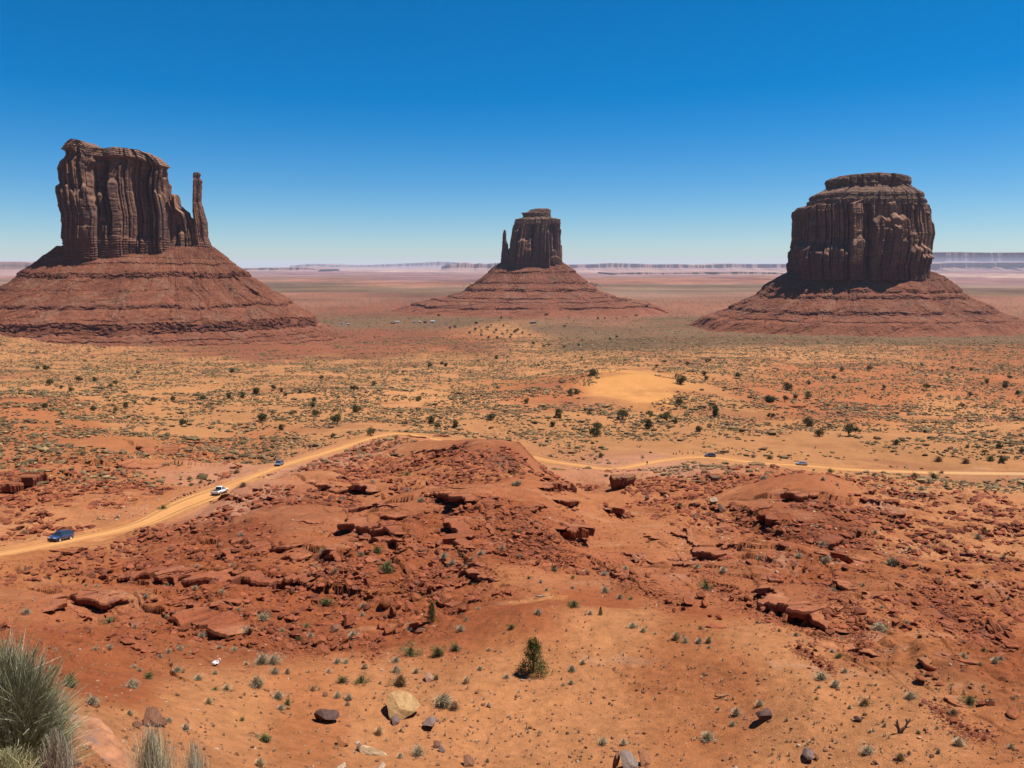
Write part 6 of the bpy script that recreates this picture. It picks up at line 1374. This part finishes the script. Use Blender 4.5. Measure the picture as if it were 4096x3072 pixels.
def ringx(x, hw, zb, zt, rb=.12, rt=.14, tin=.0):
    pts = [(-hw + rb, zb), (-hw, zb + rb * 1.6), (-hw - 0.0, (zb + zt) / 2), (-hw + tin, zt - rt), (-hw + tin + rt * .7, zt), (0, zt + .025), (hw - tin - rt * .7, zt), (hw - tin, zt - rt), (hw, (zb + zt) / 2), (hw, zb + rb * 1.6), (hw - rb, zb), (0, zb)]
    return np.array([(x, y, z) for y, z in pts])
def mesh2(name, parts_, mat, smooth=False):
    V, F4, F3, b = [], [], [], 0
    for v, q, t in parts_:
        V.append(v); b2 = b; b += len(v)
        if len(q): F4.append(q + b2)
        if len(t): F3.append(t + b2)
    Fl = []
    if F4: Fl.append(np.vstack(F4))
    if F3: Fl.append(np.vstack(F3))
    return mesh_from(name, np.vstack(V), Fl, mat, smooth)
def boxv(x0, x1, y0, y1, z0, z1):
    V = np.array([(x, y, z) for z in (z0, z1) for y in (y0, y1) for x in (x0, x1)], float)
    return V, np.array([(0, 2, 3, 1), (4, 5, 7, 6), (0, 1, 5, 4), (1, 3, 7, 5), (3, 2, 6, 7), (2, 0, 4, 6)]), np.zeros((0, 3), int)
def quadv(pts): return np.array(pts, float), np.array([[0, 1, 2, 3]]), np.zeros((0, 3), int)
def make_car(name, paint, kind='suv'):
    e = empty(name); L = dict(suv=4.7, wagon=4.6, pickup=5.9)[kind]; hl = L / 2; hw = .95 if kind != 'pickup' else 1.0; wr = .36 if kind != 'pickup' else .40
    gz0 = .30 if kind != 'pickup' else .42
    if kind == 'pickup': prof = [(-hl, .95, .62), (-hl + .06, 1.12, .50), (-hl + 1.0, 1.14, .45), (-.75, 1.14, .42), (.95, 1.16, .42), (1.25, 1.15, .42), (2.2, 1.10, .44), (2.75, 1.02, .46), (hl - .05, .92, .5), (hl, .8, .58)]
    else: prof = [(-hl, .75, .50), (-hl + .08, .98, .36), (-hl + .5, 1.05, .30), (-.8, 1.04, gz0), (.8, 1.02, gz0), (1.05, 1.01, gz0), (1.75, .95, gz0), (2.1, .86, .34), (hl - .05, .72, .38), (hl, .6, .46)]
    body = [loft_sections([ringx(x, hw * (1 - .10 * max(0, abs(x) / hl - .8) / .2), zb, zt) for x, zt, zb in prof])]
    # greenhouse: glass with painted pillars and roof
    if kind == 'pickup': gb, gt, zr = (-.62, 1.35), (-.42, .62), 1.86
    elif kind == 'suv': gb, gt, zr = (-hl + .22, 1.22), (-hl + .62, .40), 1.66
    else: gb, gt, zr = (-hl + .25, 1.25), (-hl + .80, .32), 1.52
    z0 = 1.10 if kind == 'pickup' else .98; bw, tw = hw * .93, hw * .72
    base = [(gb[0], -bw, z0), (gb[1], -bw, z0), (gb[1], bw, z0), (gb[0], bw, z0)]; topq = [(gt[0], -tw, zr - .05), (gt[1], -tw, zr - .05), (gt[1], tw, zr - .05), (gt[0], tw, zr - .05)]
    gl = (np.array(base + topq, float), np.array([(0, 1, 5, 4), (1, 2, 6, 5), (2, 3, 7, 6), (3, 0, 4, 7)]), np.zeros((0, 3), int))
    B, T = np.array(base), np.array(topq)
    body.append(loft_sections([ringx(x, tw * w_ + .03, zr - .075, zr + dz, .02, .04) for x, w_, dz in ((gt[0] - .08, .92, -.03), (gt[0] + .2, 1, .01), ((gt[0] + gt[1]) / 2, 1, .03), (gt[1] - .25, 1, .01), (gt[1] + .06, .92, -.03))]))
    def pillar(a, b_, w_):
        a, b_ = np.array(a), np.array(b_); V = []
        for p in (a, b_):
            sgn = np.sign(p[1]); V += [p + (-w_, sgn * .012, 0), p + (w_, sgn * .012, 0), p + (w_, -sgn * .06, 0), p + (-w_, -sgn * .06, 0)]
        return np.array(V), np.array([(0, 1, 5, 4), (1, 2, 6, 5), (2, 3, 7, 6), (3, 0, 4, 7)]), np.zeros((0, 3), int)
    for s in (0, 1):
        i0, i1 = (0, 1) if s == 0 else (3, 2)
        body.append(pillar(B[i1], T[i1], .06)); body.append(pillar(B[i0], T[i0], .13 if kind != 'pickup' else .09))
        for f in ((.38, .70) if kind != 'pickup' else (.55,)): body.append(pillar(B[i0] * (1 - f) + B[i1] * f, T[i0] * (1 - f) + T[i1] * f, .05))
    if kind == 'pickup':
        pass
    link("body", mesh2("body", body, paint, False), e)
    link("windows", mesh2("windows", [gl], M_GLASS), e)
    fx, rx = hl - .95, -hl + (1.0 if kind != 'pickup' else 1.25)
    trim = [boxv(-hl + .02, hl - .06, -hw * .90, hw * .90, gz0 - .10, gz0 + .08), boxv(hl - .10, hl + .02, -hw * .80, hw * .80, .38, .62)]
    for x in (fx, rx):
        for s in (-1, 1):                                   # dark wheel arches
            th = np.linspace(0, np.pi, 10); ring = [(x + (wr + .09) * math.cos(t), s * (hw + .008), wr + (wr + .09) * math.sin(t)) for t in th] + [(x - (wr + .09), s * (hw + .008), .25), (x + (wr + .09), s * (hw + .008), .25)]
            V = np.array([(x, s * (hw + .008), wr)] + ring); n_ = len(ring); tri = np.array([(0, 1 + k, 1 + (k + 1) % n_) for k in range(n_)])
            trim.append((V, np.zeros((0, 4), int), tri))
    link("trim", mesh2("trim", trim, M_TRIM), e)
    for x in (fx, rx):
        for s in (-1, 1):
            th = np.linspace(0, 2 * np.pi, 22, endpoint=False); V = []
            for y, r_ in ((-.12, wr * .80), (-.12, wr), (.11, wr), (.13, wr * .92), (.13, wr * .66)): V.append(np.stack([r_ * np.cos(th), 0 * th + y * s, r_ * np.sin(th)], 1))
            w = link("wheel", mesh_from("wheel", np.vstack(V), grid_faces(5, 22, True), M_TYRE, False), e, (x, s * (hw - .10), wr))
            rv = [np.stack([wr * f * np.cos(th) * (1 if k % 2 == 0 else 1), 0 * th + s * y, wr * f * np.sin(th)], 1) for k, (f, y) in enumerate(((.68, .135), (.60, .10), (.30, .12), (.02, .135)))]
            link("rim", mesh_from("rim", np.vstack(rv), grid_faces(4, 22, True), M_RIM, False), w)
    zl = .80 if kind == 'pickup' else .66
    for s in (-1, 1):
        link("headlight", mesh2("headlight", [boxv(hl - .16, hl + .012, s * hw * .52 - .16, s * hw * .52 + .2, zl, zl + .13) if s > 0 else boxv(hl - .16, hl + .012, s * hw * .52 - .2, s * hw * .52 + .16, zl, zl + .13)], M_LAMP), e)
        link("tail_light", mesh2("tail_light", [boxv(-hl - .012, -hl + .12, min(s * hw * .72, s * hw * .95), max(s * hw * .72, s * hw * .95), .74, 1.0)], M_RED), e)
        link("mirror", mesh2("mirror", [boxv(gb[1] - .35, gb[1] - .18, min(s * (hw - .02), s * (hw + .17)), max(s * (hw - .02), s * (hw + .17)), z0 + .02, z0 + .17)], paint), e)
    link("number_plate", mesh2("number_plate", [boxv(-hl - .02, -hl, -.16, .16, .60, .72)], M_PLATE), e)
    if kind == 'pickup': link("bed_cover", mesh2("bed_cover", [boxv(-hl + .10, -.66, -hw * .80, hw * .80, 1.145, 1.185)], M_TRIM), e)
    else: 
        for s in (-1, 1): link("roof_rail", mesh2("roof_rail", [boxv(gt[0] + .1, gt[1] - .1, s * tw * .86 - .025, s * tw * .86 + .025, zr + .03, zr + .08)], M_TRIM), e)
    return e
def on_road(o, u, v, flip, side=0.0, dz=.06):
    ru, rv_ = project(road_xy[:, 0], road_xy[:, 1], road_z); i = int(np.argmin(np.hypot(ru - u, rv_ - v))); t = tg[i] * (-1 if flip else 1)
    o.location = (road_xy[i, 0] + nm[i, 0] * side, road_xy[i, 1] + nm[i, 1] * side, road_z[i] + dz)
    j0, j1 = max(0, i - 2), min(len(road_z) - 1, i + 2); sl = (road_z[j1] - road_z[j0]) / (road_s[j1] - road_s[j0]) * (-1 if flip else 1)
    o.rotation_euler = (0, -math.atan(sl), math.atan2(t[1], t[0]))
c = make_car("parked_car", car_paint("blue_paint", (.012, .045, .13))); c.name = "car"; on_road(c, 268, 2172, True, 1.4); tag(c, "dark blue suv driving down the dirt road, closest vehicle to the camera", "car", "vehicles on the dirt road")
c = make_car("pickup_truck", car_paint("white_paint", (.62, .62, .62), 0), 'pickup'); on_road(c, 852, 1982, False, -1.8); tag(c, "white pickup truck with dark bed cover, seen from behind on the dirt road", "pickup truck", "vehicles on the dirt road")
c = make_car("car", car_paint("slate_paint", (.10, .15, .21))); on_road(c, 1133, 1868, True, 1.0); tag(c, "blue-grey suv coming round the road bend behind the white pickup", "car", "vehicles on the dirt road")
c = make_car("car", car_paint("navy_paint", (.035, .05, .085))); on_road(c, 2853, 1834, True, 1.0); tag(c, "dark navy suv seen side-on beside the roadside posts", "car", "vehicles on the dirt road")
c = make_car("car", car_paint("silver_paint", (.36, .43, .49), .5), 'wagon'); on_road(c, 3200, 1864, True, 1.0); tag(c, "pale silver-blue hatchback on the straight stretch of road", "car", "vehicles on the dirt road")

# roadside posts and the sign post
M_POST = simple_mat("weathered_post", (.075, .045, .03), .9, 0, .1, .3, 6)
def post(u, v, h, w=.13, label=None, group=None, cap=False, base=False):
    p = cast([u], [v])[0]; V = [boxv(-w, w, -w, w, -.3, h * .94), boxv(-w * .75, w * .75, -w * .75, w * .75, h * .94, h)]
    if cap: V.append(boxv(-.30, .30, -w * 1.2, -w * 1.02, h * .55, h))
    o = link("sign_post" if cap else "wooden_post", mesh2("post", V, M_POST), None, p, (R(rr.normal(0, 2)), R(rr.normal(0, 2)), 0))
    tag(o, label, "post", group)
POSTS = [(2694, 1819, 1.0), (2705, 1818.5, .9), (2729, 1817.5, .8), (2752, 1816.5, 1.1), (2773, 1816, 1.1)]
for u, v, h in POSTS: post(u, v, h, .14, "short dark wooden post in the row above the road, left of the navy suv", "wooden posts along the road")
post(2719, 1810, 1.1, .15, "dark wooden post set back behind the row of roadside posts", None)
post(2824, 1818, 1.4, .14, "taller dark post with a stone at its foot, next to the navy suv", None)
post(2588, 1862, 1.7, .10, "lone sign post with small dark board on the near edge of the road", None, True)

# white plastic bag snagged on the slope
def bag():
    p = cast([862], [2658])[0]; k = px_size(p, 1.0); P, Fc = rock_mesh("bag", 811, 4, .8, 5, .0, (1, .8, .75)); P = P * (1 + .28 * fbm(P[:, 0] * 3, P[:, 1] * 3 + P[:, 2] * 2, 4, 3))[:, None]
    P[:, 0] += np.where(P[:, 2] > .3, (P[:, 2] - .3) * 1.1, 0)
    e = link("plastic_bag", mesh_from("plastic_bag", P * k * 13, Fc, simple_mat("white_plastic", (.62, .63, .66), .4, 0, .4), True), None, (p[0], p[1], p[2] + k * 9)); tag(e, "crumpled white plastic bag caught on a shrub at the edge of the left bench", "plastic bag")
    h = resample(smooth_line(np.array([(6, 0, 8), (14, 0, 16), (20, 0, 17), (22, 0, 10)], float), 2), 1.5) * k; v, f, c_ = tube(h, np.full(len(h), 1.3 * k), 5); link("handle", mesh_from("handle", v, f, e.data.materials[0], True), e)
bag()

# the far homestead
M_WH = simple_mat("white_siding", (.42, .43, .44), .6, 0, .2, .08, 2); M_DK = simple_mat("dark_siding", (.07, .065, .07), .7, 0, .2, .2, 2); M_BR = simple_mat("brown_siding", (.22, .13, .08), .8, 0, .1, .2, 2); M_TIN = simple_mat("tin_roof", (.36, .39, .42), .4, .4, .4, .1, 1); M_PANE = simple_mat("window_pane", (.02, .025, .03), .1, 0, .6)
def hut(name, u, v, wpx, hpx, mat, roofmat, label, cat, gable=True, rz=0.0, nwin=2):
    p = cast([u], [v])[0]; L = px_size(p, wpx); H = px_size(p, hpx); Wd = min(L, 6.0) * .6; e = empty(name, p, rz)
    link("wall", mesh2("wall", [boxv(-L / 2, L / 2, -Wd / 2, Wd / 2, -.4, H * .72)], mat), e)
    z0, z1 = H * .72, H; ov = .25
    if gable: V = np.array([(-L / 2 - ov, -Wd / 2 - ov, z0), (L / 2 + ov, -Wd / 2 - ov, z0), (L / 2 + ov, Wd / 2 + ov, z0), (-L / 2 - ov, Wd / 2 + ov, z0), (-L / 2 - ov, 0, z1), (L / 2 + ov, 0, z1)]); rf = mesh_from("roof", V, [np.array([(0, 1, 5, 4), (2, 3, 4, 5), (0, 3, 2, 1)]), np.array([(0, 4, 3), (1, 2, 5)])], roofmat)
    else: rf = mesh2("roof", [boxv(-L / 2 - .1, L / 2 + .1, -Wd / 2 - .1, Wd / 2 + .1, z0, z1)], roofmat)
    link("roof", rf, e)
    for k in range(nwin):
        x = -L / 2 + L * (k + .75) / (nwin + .5); link("window", mesh2("window", [boxv(x - L * .06, x + L * .06, -Wd / 2 - .05, -Wd / 2 + .05, H * .3, H * .6)], M_PANE), e)
    tag(e, label, cat)
hut("house", 1590, 1291, 13, 7, M_WH, M_TIN, "small white house, left white roof of the far homestead", "house")
hut("house", 1731, 1291, 16, 9, M_WH, M_TIN, "pale blue-white house at the right end of the far homestead", "house")
hut("shed", 1571, 1295, 20, 5, M_BR, M_BR, "long low brown shed at the left end of the far homestead", "shed", False)
hut("shed", 1700, 1292, 12, 7, M_DK, M_DK, "dark shed just left of the pale blue-white house", "shed", False)
hut("trailer", 1657, 1291, 12, 6, M_WH, M_WH, "small white trailer in the middle of the far homestead", "trailer", False)
hut("shed", 1680, 1290, 10, 6, M_BR, M_TIN, "small brown shed with tin roof between trailer and dark shed", "shed")
hut("trailer", 2132, 1294, 26, 7, M_DK, M_TIN, "long dark trailer standing apart on the plain below the small butte", "trailer", False, 0, 4)
hut("trailer", 1368, 1298, 12, 5, M_WH, M_TIN, "lone pale trailer at the foot of the broad butte's right slope", "trailer", False)
hut("shed", 1392, 1299, 9, 5, M_DK, M_TIN, "tiny dark shed beside the lone pale trailer", "shed")
settle_labels()
